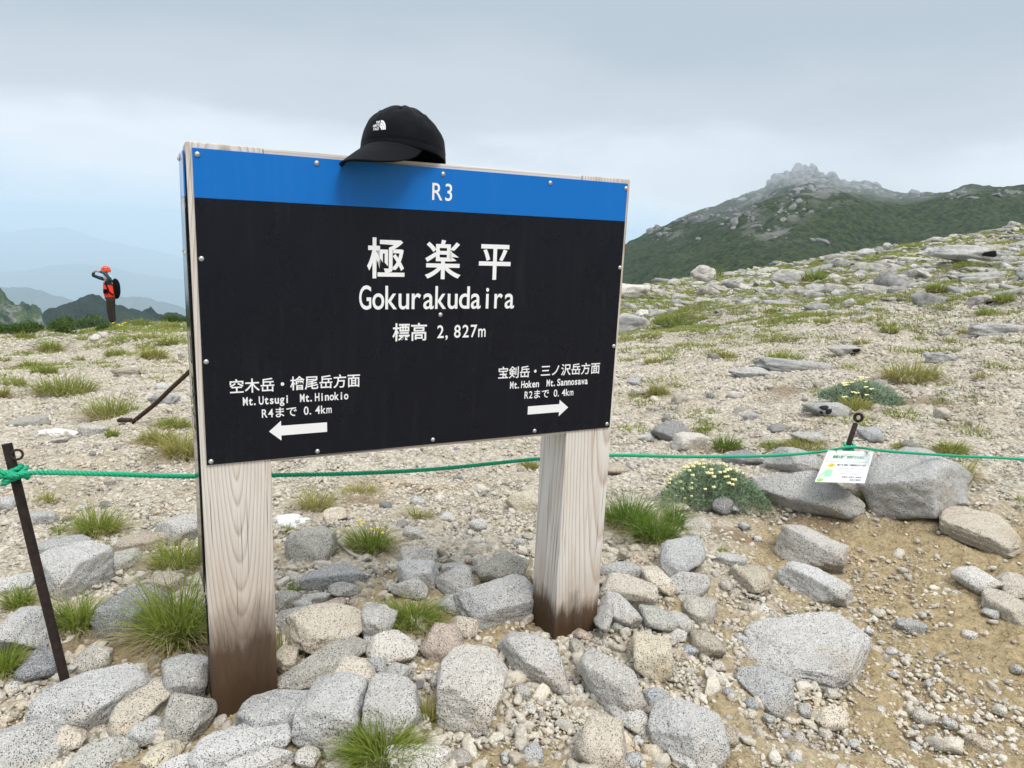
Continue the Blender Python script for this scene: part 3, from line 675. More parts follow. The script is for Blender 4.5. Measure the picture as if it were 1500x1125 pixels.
def gravel():
    X, Y, R, S = [], [], [], []
    def add(n, r0, r1, smin, smax, keep=None, a0=-47, a1=45):
        x, y, r = polar_pts(n, r0, r1, a0, a1)
        s = smin*(smax/smin)**(RNG.uniform(0, 1, n)**2.6)
        s = s*np.maximum(1, r/2.2)**.42
        k = np.ones(n, bool) if keep is None else keep(x, y, r, s)
        X.append(x[k]); Y.append(y[k]); R.append(r[k]); S.append(s[k])
    def k1(x, y, r, s):
        sm = soil_shade_mask(x, y); cl = .5+.5*fbm(x*2.2, y*2.2, octv=3, seed=44)
        return RNG.uniform(0, 1, len(x)) < (1-np.maximum(.93*sm*(.55+.45*(cl < .55)), earth_mask(x, y)))
    add(230000, 1.0, 8, .0018, .0100, k1)
    add(190000, 5, 24, .0030, .0125, k1)
    add(1700, 1.0, 6, .009, .022, k1)
    x, y, r, s = map(np.concatenate, (X, Y, R, S)); n = len(x)
    z = height(x, y)+s*.25
    rot = np.stack([RNG.normal(0, .35, n), RNG.normal(0, .35, n), RNG.uniform(0, 6.28, n)], 1)
    scl = s[:, None]*RNG.uniform(.8, 1.25, (n, 3))
    scatter('gravel', np.stack([x, y, z], 1), rot, scl, RNG.integers(0, 10, n), pebble_protos(10, 2, ('angular', 'slab', 'block'), 100, (.38, .7)))
gravel()

# middling stones: every one its own object, sharing a few meshes
mid_meshes = []
for i in range(9):
    V, F = rock_shape(['angular', 'block', 'round', 'slab'][i % 4], 300+i, 3, .06); V = V*np.array([1, .75, .5]); mid_meshes.append(mesh_np('rock', V, F.astype(np.int32)))
def free_spot(x, y, s):
    return all((x-a)**2+(y-b)**2 > (s+c)**2*.8 for a, b, c in placed)
zones = [(-34, -23, 2.4, 17, 14, .024, .055), (-18, 4, 2.3, 6, 8, .02, .038), (9, 36, 3.2, 12, 26, .035, .085), (9, 36, 12, 42, 20, .12, .30)]
def px_of(P):
    d = np.dot(P, FW); return 750+FPX*np.dot(P, CX)/d, 562.5-FPX*np.dot(P, CU)/d
def auto_label(px, py, what, sizes=('small', 'tiny')):
    for q in sorted(names, key=lambda q: (q[0]-px)**2+(q[1]-py)**2)[:14]:
        for sz in sizes:
            lab = '%s %s %s the %s' % (sz, what, dirword(px-q[0], py-q[1]), q[2])
            if lab not in used and len(lab.split()) <= 16: used.add(lab); return lab
    return '%s %s' % (sizes[0], what)
for a0, a1, r0, r1, n, s0, s1 in zones:
    k = 0; tries = 0
    while k < n and tries < 3000:
        tries += 1
        a = rad(random.uniform(a0, a1)); r = math.exp(random.uniform(math.log(r0), math.log(r1))); s = s0*(s1/s0)**(random.random()**1.6)
        x, y = r*math.sin(a), r*math.cos(a)
        if r > float(crest(np.array([a]))[1][0])-.5 or not free_spot(x, y, s): continue
        zt = float(height(x, y)); u, v = px_of(np.array([x, y, zt]))
        if not (5 < u < 1495 and v < 1120) or (268 < u < 928 and v < 690-(u-268)*.09): continue
        tn = random.choice(['grey', 'white', 'white', 'cream', 'grey', 'olive', 'blue'])
        o = link('rock', random.choice(mid_meshes), MAT_ROCK, loc=(x, y, zt+s*.1), label=auto_label(u, v, 'loose %s stone' % TW.get(tn, tn), ('small', 'lone')), category='rock', group='loose stones on the slopes')
        o.scale = (s, s*random.uniform(.7, 1.1), s*random.uniform(.7, 1.2)); o.rotation_euler = (random.uniform(-.2, .2), random.uniform(-.2, .2), random.uniform(0, 6.28))
        o.color = (*TINT[tn], 1)
        placed.append((x, y, s)); k += 1
def rubble():
    n = 1500; x = RNG.uniform(-1.15, 1.0, n); y = RNG.uniform(1.05, 2.25, n)+.1*np.sin(x*5)
    s = .007*(3.6)**(RNG.uniform(0, 1, n)**1.8); k = np.ones(n, bool)
    for a, b, c in placed:
        k &= (x-a)**2+(y-b)**2 > (c*.55)**2
    k &= ~((soil_shade_mask(x, y) > .5) & (x > .55) & (RNG.uniform(0, 1, n) < .7)); x, y, s = x[k], y[k], s[k]; n = len(x)
    scl = s[:, None]*np.stack([RNG.uniform(.9, 1.5, n), RNG.uniform(.7, 1.1, n), RNG.uniform(.5, 1.0, n)], 1)
    scatter('rubble', np.stack([x, y, height(x, y)+s*.35], 1), RNG.normal(0, .4, (n, 3))+np.stack([0*x, 0*x, RNG.uniform(0, 6, n)], 1), scl, RNG.integers(0, 8, n), pebble_protos(8, 3, ('angular', 'block', 'angular'), 820, (.6, .9)))
rubble()
def slabs():
    n = 22000
    a = np.radians(RNG.uniform(-47, 46, n)); r = np.exp(RNG.uniform(math.log(8), math.log(50), n)); x, y = r*np.sin(a), r*np.cos(a)
    right = sstep(0, .28, a)*sstep(9, 17, r+np.degrees(a)*.12)
    keep = (RNG.uniform(0, 1, n) < (.10+.9*right)) & (r < crest(a)[1]+.6); x, y, r, right = x[keep], y[keep], r[keep], right[keep]; n = len(x)
    s = np.exp(RNG.normal(-2.75, .55, n))*(.35+.65*right)*(r/18)**.65; s = np.clip(s, .015, .42)
    rot = np.stack([RNG.normal(0, .2, n), RNG.normal(0, .2, n), RNG.normal(0, .8, n)], 1)
    scl = s[:, None]*np.stack([RNG.uniform(.9, 2.0, n), RNG.uniform(.8, 1.4, n), RNG.uniform(.45, 1.0, n)], 1)
    pp = pebble_protos(9, 3, ('angular', 'slab', 'block'), 500, (.45, .8)); sm_ = M('scree_granite'); q = sm_.pos()
    rr_ = sm_.n('ShaderNodeObjectInfo').outputs['Random']; cc = sm_.ramp(rr_, [(0, (.28, .28, .275)), (.35, (.42, .415, .39)), (.6, (.55, .53, .48)), (.8, (.40, .37, .31)), (1, (.60, .59, .56))])
    cc = sm_.mix(sm_.ramp(sm_.noise(q, 9, 6, .7), [(.42, (0, 0, 0)), (.62, (.8, .8, .8))]), cc, sm_.mix(1.0, cc, (.42, .42, .41), 'MULTIPLY'))
    sm_.fin(cc, .9, sm_.bump(sm_.noise(q, 22, 6, .7), .9, .03), spec=.15)
    scatter('scree', np.stack([x, y, height(x, y)+s*.05], 1), rot, scl, RNG.integers(0, 9, n), [(a, sm_.m) for a, _ in pp])
slabs()
def crags():
    PX, PY, S = [], [], []
    for (bx, by, sx, sy, n) in blobs:
        n = int(n*(.75 if by < 268 else .6))
        PX.append(RNG.normal(bx, sx*.55, n)); PY.append(RNG.normal(by, sy*.55, n)); S.append(np.exp(RNG.normal(.0, .5, n)))
    px, py, s = map(np.concatenate, (PX, PY, S))
    ry = np.interp(px, [p[0] for p in mt_pts], [p[1] for p in mt_pts]); py = np.maximum(py, ry+1.0)
    P = hit(px, py, 0, hf=mt_h, r0=130, r1=520, n=300); n = len(px)
    ok = np.hypot(P[:, 0], P[:, 1]) < 515
    P = P[ok]; s = np.clip(s[ok]*1.15, .45, 4.0)*np.clip((P@FW)/440, .3, 1.1); P[:, 2] -= s*.35; n = len(P)
    rot = np.stack([RNG.normal(0, .5, n), RNG.normal(.3, .4, n), RNG.uniform(0, 6.28, n)], 1)
    scl = s[:, None]*RNG.uniform(.6, 1.7, (n, 3))
    pr = pebble_protos(7, 2, ('angular', 'block'), 700, (.6, 1.1))
    for a, _ in pr: a.polygons.foreach_set('use_smooth', np.zeros(len(a.polygons), bool))
    m = plain('crag_granite', (.19, .19, .185), .9, var=.45, scale=1.2); pr = [(a, m) for a, _ in pr]
    scatter('crags', P, rot, scl, RNG.integers(0, 7, n), pr)
    # the summit tower: a few big leaning blocks
    for i, (x, y, w, h) in enumerate([(1140, 258, 9, 12), (1152, 252, 9, 10), (1164, 248, 10, 12), (1177, 244, 11, 12), (1190, 244, 10, 16), (1206, 258, 12, 9), (1223, 256, 7, 14), (1234, 265, 10, 8), (1251, 265, 8, 7), (1270, 268, 12, 7), (1205, 352, 20, 7), (1460, 284, 14, 6), (1425, 288, 16, 5), (1190, 350, 9, 6)]):
        Q = hit1(x, y+2, 0, hf=mt_h, r0=130, r1=520, n=400); k = depth_of(Q)/FPX
        V, F = rock_shape('angular', 900+i, 3, .1); V = V*np.array([w*.55*k, w*.45*k, h*(.44 if i < 10 else .6)*k])
        lab = ['grey crag block at the left foot of the misty summit', 'second crag block from the left on the misty summit', 'third crag block from the left on the misty summit', 'crag block just left of the highest summit block', 'highest crag block of the misty summit', 'crag block just right of the summit notch',
               'pointed crag tooth right of the summit', 'crag block right of the pointed tooth', 'low crag block on the ridge right of the tooth', 'rounded crag block where the ridge starts to fall', 'long pale slab low on the green mountainside', 'pale boulder on the far right ridge',
               'flat pale boulder left of the far right ridge boulder', 'small pale rock left of the long slab on the mountainside'][i]
        o = link('crag', mesh_np('crag', V, F.astype(np.int32)), m, loc=Q, label=lab, category='crag', group='crags on the mountain'); o.rotation_euler.y = random.uniform(-.3, .3)
crags()

# ------------------------------------------------------------------ the signboard
SO = np.array([-0.56465, 1.27919]); SYAW = 0.46211; TOP = 0.11324; HB = 1.125     # panel top left corner; yaw; height; panel top above ground
sd = np.array([math.cos(SYAW), math.sin(SYAW)]); sn = np.array([-sd[1], sd[0]])
def sign_world(u, v, z): q = SO+sd*u+sn*v; return np.array([q[0], q[1], TOP+z])
sign = empty('signboard', (*SO, TOP-HB), 'tall wooden trail signboard with blue and black panel on two square posts', 'signboard', rz=SYAW)
def wood(name, seed, tone=(.66, .63, .595), dark=(.34, .26, .19), axis='z', wet=True, wetk=1.0, pith=(0.06, -.22, .13), fresh=0):
    m = M(name); p = m.obj()
    mp = m.n('ShaderNodeMapping'); mp.inputs['Location'].default_value = (seed*1.3, seed*.7, seed*2.1); m.l(p, mp.inputs[0])
    sx = m.n('ShaderNodeSeparateXYZ'); m.l(p, sx.inputs[0])
    X, Y, Z = (sx.outputs[i] for i in ((0, 1, 2) if axis == 'z' else (2, 1, 0)))
    w = m.noise(mp.outputs[0], 5, 3, .5, sc=(1, 1, .25) if axis == 'z' else (.25, 1, 1))
    dx = m.math('SUBTRACT', X, pith[0]); dy = m.math('ADD', Y, m.math('MULTIPLY_ADD', Z, pith[2], pith[1]*.35))
    r = m.math('SQRT', m.math('ADD', m.math('MULTIPLY', dx, dx), m.math('MULTIPLY', dy, dy)))
    r = m.math('ADD', r, m.math('MULTIPLY', m.math('SUBTRACT', w, .5), .022))
    ring = m.math('FRACT', m.math('MULTIPLY', r, 165.0))
    g = m.ramp(ring, [(0, (.0, .0, .0)), (.55, (.25, .25, .25)), (.84, (1, 1, 1)), (1, (0, 0, 0))])
    fib = m.noise(mp.outputs[0], 1, 4, .7, sc=(700, 700, 9) if axis == 'z' else (9, 700, 700))
    big = m.noise(mp.outputs[0], 1, 4, .6, sc=(22, 22, 2.0) if axis == 'z' else (2.0, 22, 22))
    c = m.mix(m.math('MULTIPLY', g, .80), tone, dark)
    c = m.mix(m.math('MULTIPLY', m.ramp(fib, [(.35, (0, 0, 0)), (.65, (1, 1, 1))]), .45), c, (.78, .77, .75))
    c = m.mix(m.ramp(big, [(.50, (0, 0, 0)), (.72, (.55, .55, .55))]), c, (.43, .29, .17))
    ck = m.noise(mp.outputs[0], 1, 2, .5, sc=(260, 260, 3) if axis == 'z' else (3, 260, 260))
    ckm = m.ramp(ck, [(.62, (0, 0, 0)), (.70, (.8, .8, .8))])
    c = m.mix(ckm, c, (.10, .09, .085))
    if wet:
        zz = m.math('ADD', Z, m.math('MULTIPLY', m.math('SUBTRACT', m.noise(mp.outputs[0], 1, 5, .65, sc=(38, 38, 7)), .5), .13)); zz = m.math('MULTIPLY', zz, wetk)
        c = m.mix(m.ramp(zz, [(.12, (.5, .5, .5)), (.36, (0, 0, 0))]), c, (.33, .23, .15))
        c = m.mix(m.ramp(zz, [(.06, (1, 1, 1)), (.12, (.93, .93, .93)), (.20, (0, 0, 0))]), c, m.mix(big, (.026, .016, .010), (.10, .058, .030)))
    h = m.math('SUBTRACT', m.math('MULTIPLY', fib, .6), m.math('ADD', m.math('MULTIPLY', g, .5), ckm))
    return m.fin(c, .8, m.bump(h, .45, .0012), spec=.2)
PW = .126; PD = .122; V0 = .004
zt = HB+.010
for x0, sdn in ((-.010, 1), (.782, 2)):
    pm = box_mesh('post', x0, x0+PW, V0, V0+PD, -.15, zt, .0018)
    link('post', pm, wood('weathered_post_wood_%s' % ('a' if sdn == 1 else 'b'), sdn, wetk=(.74 if sdn == 1 else 1.6), pith=((.052, -.20, .11) if sdn == 1 else (.90, -.30, .05))), parent=sign)
MW = wood('board_wood', 5, axis='x', wet=False, pith=(.9, -.2, .02))
link('board', box_mesh('board', -.010+PW+.001, .782-.001, V0+.001, V0+.075, HB-.577, HB+.009, .0015), MW, parent=sign)
PSc = dict(rough=.22)
def panel_mat(name, col, rough=.26):
    m = M(name); p = m.obj()
    c = m.mix(m.ramp(m.noise(p, 35, 5, .7), [(.5, (0, 0, 0)), (.85, (.012, .012, .012))]), col, (.25, .25, .26))
    c = m.mix(m.ramp(m.noise(p, 1, 5, .65, sc=(60, 1, 5)), [(.52, (0, 0, 0)), (.75, (.018, .018, .018))]), c, (.4, .4, .38))
    r = m.math('MULTIPLY_ADD', m.noise(p, 9, 4, .6), .16, rough-.06)
    sc = m.noise(p, 1, 3, .6, sc=(6, 6, 160), dist=1.5)
    return m.fin(c, r, m.bump(m.noise(p, 3.0, 2), .05, .02), spec=.32)
MAT_BLACK = panel_mat('black_panel', (.0010, .0036, .0115)); MAT_BLUE = panel_mat('blue_band', (.0, .145, .53), .34)
link('panel', box_mesh('panel', 0, .9, 0, .003, HB-.57, HB-.0832, .0004, 1), MAT_BLACK, parent=sign)
link('header_band', box_mesh('header_band', 0, .9, 0, .003, HB-.0829, HB, .0004, 1), MAT_BLUE, parent=sign)
MAT_LETTER = plain('white_lettering', (.80, .82, .86), .5, var=.02)
_gl = {}
def glyph(ch, off):
    if (ch, off) in _gl: return _gl[ch, off]
    cu = bpy.data.curves.new('glyph', 'FONT'); cu.body = ch; cu.size = 1; cu.offset = off; cu.resolution_u = 5
    o = bpy.data.objects.new('glyph', cu); COL.objects.link(o)
    dg = bpy.context.evaluated_depsgraph_get(); me = o.evaluated_get(dg).to_mesh()
    v = np.array([p.co[:] for p in me.vertices]) if len(me.vertices) else np.zeros((0, 3)); f = [tuple(p.vertices) for p in me.polygons]
    o.evaluated_get(dg).to_mesh_clear(); bpy.data.objects.remove(o); bpy.data.curves.remove(cu)
    _gl[ch, off] = (v, f); return v, f
def is_wide(c): return ord(c) > 0x2e80 or c in '・　'
def text_line(txt, x0, x1, zc, hw, hl, off=.012, loff=.012, fat=.92):
    """cells: wide characters take two; returns verts (x, z) and faces"""
    units = sum(2 if is_wide(c) else 1 for c in txt); pitch = (x1-x0)/units; cur = x0; parts = []
    for c in txt:
        wcell = pitch*(2 if is_wide(c) else 1)
        if c not in ' 　':
            wide = is_wide(c); v, f = glyph(c, off if wide else loff)
            if len(v):
                if wide:
                    sz = hw/.92; sx = min(sz, wcell/1.0*1.0); xs = (v[:, 0]-.5)*sx; zs = (v[:, 1]-.38)*sz
                else:
                    sz = hl/.727; lo, hi = v[:, 0].min(), v[:, 0].max(); sx = sz*.84
                    if (hi-lo)*sx > wcell*fat: sx = wcell*fat/(hi-lo)
                    if c in '.,': xs = (v[:, 0]-lo)*sz*.9-wcell*.42
                    else: xs = (v[:, 0]-(lo+hi)/2)*sx
                    zs = (v[:, 1]-.727/2)*sz
                parts.append((np.stack([xs+cur+wcell/2, np.zeros(len(xs)), zs+zc], 1), f))
        cur += wcell
    return parts
def lettering(name, parts, mat, parent, y=-.0006, xform=None):
    V, F = joinvf(parts); V[:, 1] = y
    if xform is not None: V = xform(V)
    me = mesh_np(name, V, F, smooth=False); return link(name, me, mat, parent=parent)
Zs = lambda z: HB+z
lettering('route_code', text_line('R3', .4335, .4815, Zs(-.0445), .04, .0345, loff=.006), MAT_LETTER, sign)
lettering('place_name', sum((text_line(c, u-.0395, u+.0395, Zs(-.179), .0765, .05, off=.016) for c, u in (('極', .3424), ('楽', .461), ('平', .5773))), []), MAT_LETTER, sign)
lettering('place_name_latin', text_line('Gokurakudaira', .287, .6285, Zs(-.2545), .05, .0485, loff=.010, fat=.92), MAT_LETTER, sign)
lettering('altitude', text_line('標高 2,827m', .3555, .5625, Zs(-.3262), .036, .0275, off=.014), MAT_LETTER, sign)
lettering('direction_text', text_line('空木岳・檜尾岳方面', .0437, .2908, Zs(-.4212), .0265, .02, off=.013)+text_line('Mt.Utsugi　Mt.Hinokio', .067, .2666, Zs(-.4505), .02, .0165, loff=.022)+text_line('R4まで 0.4km', .1002, .2332, Zs(-.4765), .0205, .0170, loff=.012), MAT_LETTER, sign)
lettering('direction_text', text_line('宝剣岳・三ノ沢岳方面', .5945, .8602, Zs(-.4212), .0262, .02, off=.013)+text_line('Mt.Hoken　Mt.Sannosawa', .6255, .8287, Zs(-.4498), .02, .0165, loff=.022)+text_line('R2まで 0.4km', .6629, .7913, Zs(-.4747), .0205, .0170, loff=.012), MAT_LETTER, sign)
for tip, hb, tail, z, hh, sh in ((.1129, .1355, .2234, -.5135, .0200, .0098), (.7792, .7552, .6735, -.5115, .0197, .0095)):
    v = [(tip, 0, z), (hb, 0, z+hh), (hb, 0, z+sh), (tail, 0, z+sh), (tail, 0, z-sh), (hb, 0, z-sh), (hb, 0, z-hh)]
    lettering('arrow', [(np.array(v)+np.array([0, 0, HB]), [(0, 1, 6), (2, 3, 4, 5)])], MAT_LETTER, sign)
# screws
def screw_mesh():
    bm = bmesh.new(); bmesh.ops.create_uvsphere(bm, u_segments=16, v_segments=10, radius=.0048)
    bmesh.ops.delete(bm, geom=[v for v in bm.verts if v.co.z < -.0008], context='VERTS')
    for v in bm.verts: v.co.z *= .62
    for a in (0, 1):
        r = bmesh.ops.create_cube(bm, size=1)['verts']
        for v in r: v.co = Vector((v.co.x*(.0042 if a else .0009), v.co.y*(.0009 if a else .0042), v.co.z*.0006+.0029))
    bmesh.ops.rotate(bm, verts=bm.verts[:], matrix=Matrix.Rotation(rad(90), 3, 'X'))
    return bm_mesh('screw', bm, True)
SM = screw_mesh(); mt = M('screw_metal'); MAT_SCREW = mt.fin((.55, .55, .56), .38, metallic=.9)
for u, z in [(.0081, -.0105), (.2097, -.0094), (.4567, -.011), (.7003, -.0118), (.8954, -.0107), (.007, -.1874), (.0071, -.3727), (.0075, -.563), (.2041, -.5622), (.4474, -.56), (.6939, -.5611), (.8912, -.5606), (.8941, -.3706), (.8949, -.1874), (.4579, -.2916)]:
    link('screw', SM, MAT_SCREW, parent=sign, loc=(u, -.0003, HB+z)).rotation_euler.y = random.uniform(0, 3)
# narrow glossy panel on the left flank of the left post, bulging slightly off the wood
MGB = panel_mat('side_black', (.006, .007, .01), .10); MGU = panel_mat('side_blue', (.0, .14, .5), .12)
def side_panel(name, z0, z1, mat):
    yy = np.linspace(V0+.012, V0+PD-.002, 9); zz = np.linspace(z0, z1, 24); V = []
    for z in zz:
        for y in yy:
            t = (y-yy[0])/(yy[-1]-yy[0]); V.append((-.0135-.0035*t-.0009*math.sin(z*9), y, z))
    F = [tuple(q) for q in grid_faces(len(zz), len(yy))]
    me = mesh_np(name, V, F); o = link(name, me, mat, parent=sign); md = o.modifiers.new('thick', 'SOLIDIFY'); md.thickness = .002; md.offset = 0
side_panel('side_panel', HB-.835, HB-.0832, MGB); side_panel('side_header', HB-.083, HB-.004, MGU)
pts = []
for k, c in enumerate('極楽平'):
    v, f = glyph(c, .012); pts.append((np.stack([(v[:, 0]-.5)*.05, np.zeros(len(v)), (v[:, 1]-.38)*.06+HB-.36-k*.075], 1), f))
lettering('side_lettering', pts, MAT_LETTER, sign, xform=lambda V: np.stack([-.0172-.0035*0-np.zeros(len(V)), V0+.064-V[:, 0], V[:, 2]], 1))
for y, z in ((.02, -.012), (.11, -.012), (.02, -.18), (.11, -.18), (.02, -.46), (.11, -.46), (.02, -.82)):
    o = link('screw', SM, MAT_SCREW, parent=sign, loc=(-.0175, V0+y, HB+z)); o.rotation_euler.z = rad(-90)
link('tag', box_mesh('tag', -.0125, -.0102, V0+.01, V0+.05, HB-.95, HB-.86, .0004, 1), MAT_BLACK, parent=sign)

# ------------------------------------------------------------------ the cap on the sign
CA, CB, CH = .100, .084, .102
def crown_r(h): return (1-np.clip(h, 0, 1)**2.3)**.5
capP = sign_world(.390, .047, .0120)
cap = empty('baseball_cap', capP, 'black baseball cap with small white logo resting on top of the signboard', 'cap')
tc = np.array([-capP[0], -capP[1]]); cyaw = math.atan2(tc[1], tc[0])-rad(34)
cap.scale = (.95, .95, .98)
cap.rotation_euler = (Matrix.Rotation(cyaw, 3, 'Z') @ Matrix.Rotation(rad(-9), 3, 'Y') @ Matrix.Rotation(rad(5), 3, 'X')).to_euler()
cap.location.z += .004
mc = M('black_cap_fabric'); pc = mc.obj()
mc.b.inputs['Sheen Weight'].default_value = .03; mc.b.inputs['Sheen Roughness'].default_value = .5
MAT_CAP = mc.fin(mc.mix(mc.noise(pc, 30, 3), (.0010, .0016, .0038), (.0018, .0028, .0055)), .72, mc.bump(mc.math('ADD', mc.noise(pc, 900, 2), mc.noise(pc, 26, 3)), .25, .002), spec=.10)
nphi, nh = 216, 60
ph = np.linspace(0, 2*np.pi, nphi, endpoint=False); hh = np.sin(np.linspace(0, np.pi/2, nh))*.9995
H_, P_ = np.meshgrid(hh, ph, indexing='ij')
rr = crown_r(H_)
seam = np.zeros_like(P_)
for k in range(6):
    dph = (P_-k*np.pi/3+np.pi) % (2*np.pi)-np.pi; seam += np.exp(-(dph*rr/.028)**2)
wr = fbm(np.cos(P_)*2.2, np.sin(P_)*2.2, H_*2.5, octv=3, seed=77)
front = np.clip(np.cos(P_), 0, 1)
rmod = 1-.012*seam+.022*wr*(1-.6*front)*np.sin(np.pi*np.clip(H_, 0, 1))**.5
band = 1-.012*np.exp(-((H_-.13)/.018)**2)
Xc = CA*rr*rmod*band*np.cos(P_)+.006*H_*0; Yc = CB*rr*rmod*band*np.sin(P_); Zc = CH*H_*(1+.05*front*np.sin(np.pi*H_))+.004*wr*H_
V = np.stack([Xc, Yc, Zc], -1).reshape(-1, 3)
F = [tuple(q) for q in grid_faces(nh, nphi, True)]+[tuple(range((nh-1)*nphi, nh*nphi))]
crown_bvh = BVHTree.FromPolygons([tuple(q) for q in V], [tuple(int(i) for i in q) for q in F])
o = link('crown', mesh_np('crown', V, F), MAT_CAP, parent=cap); md = o.modifiers.new('cloth', 'SOLIDIFY'); md.thickness = .0022; md.offset = -1
# brim
bphi = np.radians(np.linspace(-61, 61, 61)); bs = np.linspace(0, 1, 22); V = []
for s_ in bs:
    for p_ in bphi:
        q = p_/rad(61); x0, y0 = CA*math.cos(p_), CB*math.sin(p_)
        ext = .084*(1-q*q)**.80
        y = y0*(1+.06*s_*(1-abs(q)**3)); x = x0*.99+ext*s_
        t_ = s_*ext/.084; arch = -5.2*y*y*(.30+.70*t_**.4)
        V.append((x, y, .005+arch-.056*t_**1.1))
V = np.array(V); o = link('brim', mesh_np('brim', V, [tuple(q) for q in grid_faces(len(bs), len(bphi))]), MAT_CAP, parent=cap)
md = o.modifiers.new('thick', 'SOLIDIFY'); md.thickness = .0035; md.offset = 0
# stitched rows on the brim
for off_ in (.25, .45, .65, .85):
    L_ = [V[int(off_*21)*61+i]+np.array([0, 0, .0018]) for i in range(3, 58)]
    vv, ff, _ = tube(np.array(L_), .0005, 5); link('stitching', mesh_np('stitching', vv, ff), MAT_CAP, parent=o)
bm = bmesh.new(); bmesh.ops.create_uvsphere(bm, u_segments=20, v_segments=12, radius=.0075, matrix=Matrix.Translation((0, 0, CH+.001)) @ Matrix.Diagonal((1, 1, .55, 1))); link('button', bm_mesh('button', bm, True), MAT_CAP, parent=cap)
def on_crown(y, z, lift=.0006):
    h = np.clip(z/CH, 0, .999); r = crown_r(h); x = CA*r*np.sqrt(np.clip(1-(y/(CB*r))**2, 0, 1)); return x+lift
for k in range(6):
    pa = (k+.5)*np.pi/3; h = .80; r = crown_r(np.array(h)); c = Vector((CA*r*math.cos(pa), CB*r*math.sin(pa), CH*h)); c = crown_bvh.find_nearest(c)[0]
    th = np.linspace(0, 2*np.pi, 17); nrm = Vector((c.x/CA**2, c.y/CB**2, c.z/CH**2*.9)).normalized(); t1 = nrm.cross(Vector((0, 0, 1))).normalized(); t2 = nrm.cross(t1)
    vv, ff, _ = tube(np.array([np.array(c+t1*math.cos(a)*.0036+t2*math.sin(a)*.0036) for a in th]), .0012, 6); link('eyelet', mesh_np('eyelet', vv, ff), MAT_CAP, parent=cap)
# white logo: three lines of lettering with quarter arcs to their right
lw = []
LZ, LY = .028, 0.002
def Lg(parts): return [(np.stack([p[:, 0], np.zeros(len(p)), p[:, 2]], 1), f) for p, f in parts]
for t_, x0, x1, zz in (('THE', -.0065, .0035, .0172), ('NORTH', -.0125, .0035, .0105), ('FACE', -.0105, .0035, .0038)):
    lw += Lg(text_line(t_, x0, x1, zz, .006, .0052, loff=.03, fat=.95))
for ri, ro in ((.0045, .0082), (.0092, .0128), (.0138, .0172)):
    n_ = 16; a_ = np.linspace(0, np.pi/2, n_); v = [(.0048+ri*math.cos(t)*.75, 0, .0008+ri*1.15*math.sin(t)) for t in a_]+[(.0048+ro*math.cos(t)*.75, 0, .0008+ro*1.15*math.sin(t)) for t in a_]
    lw.append((np.array(v), [(i, i+1, n_+i+1, n_+i) for i in range(n_-1)]))
Vl, Fl = joinvf(lw)
yl = Vl[:, 0]+LY; zl = Vl[:, 2]+LZ
Vl = np.array([((crown_bvh.ray_cast(Vector((.3, y_, z_)), Vector((-1, 0, 0)))[0] or Vector((CA, 0, 0))).x+.0007, y_, z_) for y_, z_ in zip(yl, zl)])
link('logo', mesh_np('logo', Vl, Fl, smooth=False), MAT_LETTER, parent=cap)

# ------------------------------------------------------------------ iron stakes, rope, notice
def rust(name, dark=(.012, .008, .008), br=(.040, .020, .014)):
    m = M(name); p = m.obj(); c = m.mix(m.ramp(m.noise(p, 70, 5, .7), [(.4, (0, 0, 0)), (.66, (1, 1, 1))]), dark, br)
    return m.fin(c, .75, m.bump(m.noise(p, 260, 4, .7), .6, .002), metallic=.25)
MAT_RUST = rust('rusty_iron'); MAT_RUST2 = rust('rusty_bar', (.022, .011, .008), (.07, .028, .012))
def at_depth(px, py, d): v = ray(px, py); return v*(d/np.dot(v, FW))
B = hit1(99, 1012); dB = depth_of(B); T = at_depth(10, 650, dB*.95)
ax = (T-B)/np.linalg.norm(T-B)
st = empty('iron_stake', B, 'rusty iron pipe stake leaning left with green rope knotted round it', 'stake', 'iron stakes carrying the rope')
vv, ff, _ = tube(np.array([-ax*.12, (T-B)*.5, (T-B)]), .0094, 20); link('pipe', mesh_np('pipe', vv, ff, False), MAT_RUST, parent=st)
def ring(c, n_, R, r, name, parent, mat, up=None):
    n_ = n_/np.linalg.norm(n_); a = np.cross(n_, [0, 0, 1.0]); a /= np.linalg.norm(a); b = np.cross(n_, a); th = np.linspace(0, 2*np.pi, 33)
    vv, ff, _ = tube(c+R*(np.cos(th)[:, None]*a+np.sin(th)[:, None]*b), r, 10, caps=False); return link(name, mesh_np(name, vv, ff), mat, parent=parent)
rc = at_depth(25, 666, dB*.95)-B; ring(rc, ray(24, 667)+.25*CX, .0098, .0024, 'ring', st, MAT_RUST)
# right stake with an eye on top, its foot behind the boulders
Bq = hit1(1224, 712); dq = depth_of(Bq)*1.03; Bq = at_depth(1226, 700, dq); Tq = at_depth(1253.5, 620, dq*.98); Eq = at_depth(1257.5, 611.5, dq*.978)
st2 = empty('iron_stake', Bq, 'rusty iron stake with an eye at the top behind the small notice', 'stake', 'iron stakes carrying the rope')
vv, ff, _ = tube(np.array([-(Tq-Bq)*.6, (Tq-Bq)*.5, Tq-Bq]), .0105, 14); link('rod', mesh_np('rod', vv, ff), MAT_RUST, parent=st2)
ring(Eq-Bq, ray(1257, 612)+.35*CX, .0150, .0062, 'eye', st2, MAT_RUST)
MR = M('green_rope'); pr_ = MR.obj()
MAT_ROPE = MR.fin(MR.mix(MR.noise(pr_, 300, 3), (.0, .27, .135), (.01, .42, .23)), .55, MR.bump(MR.noise(pr_, 900, 2), .4, .001), spec=.4)
RR = .0029
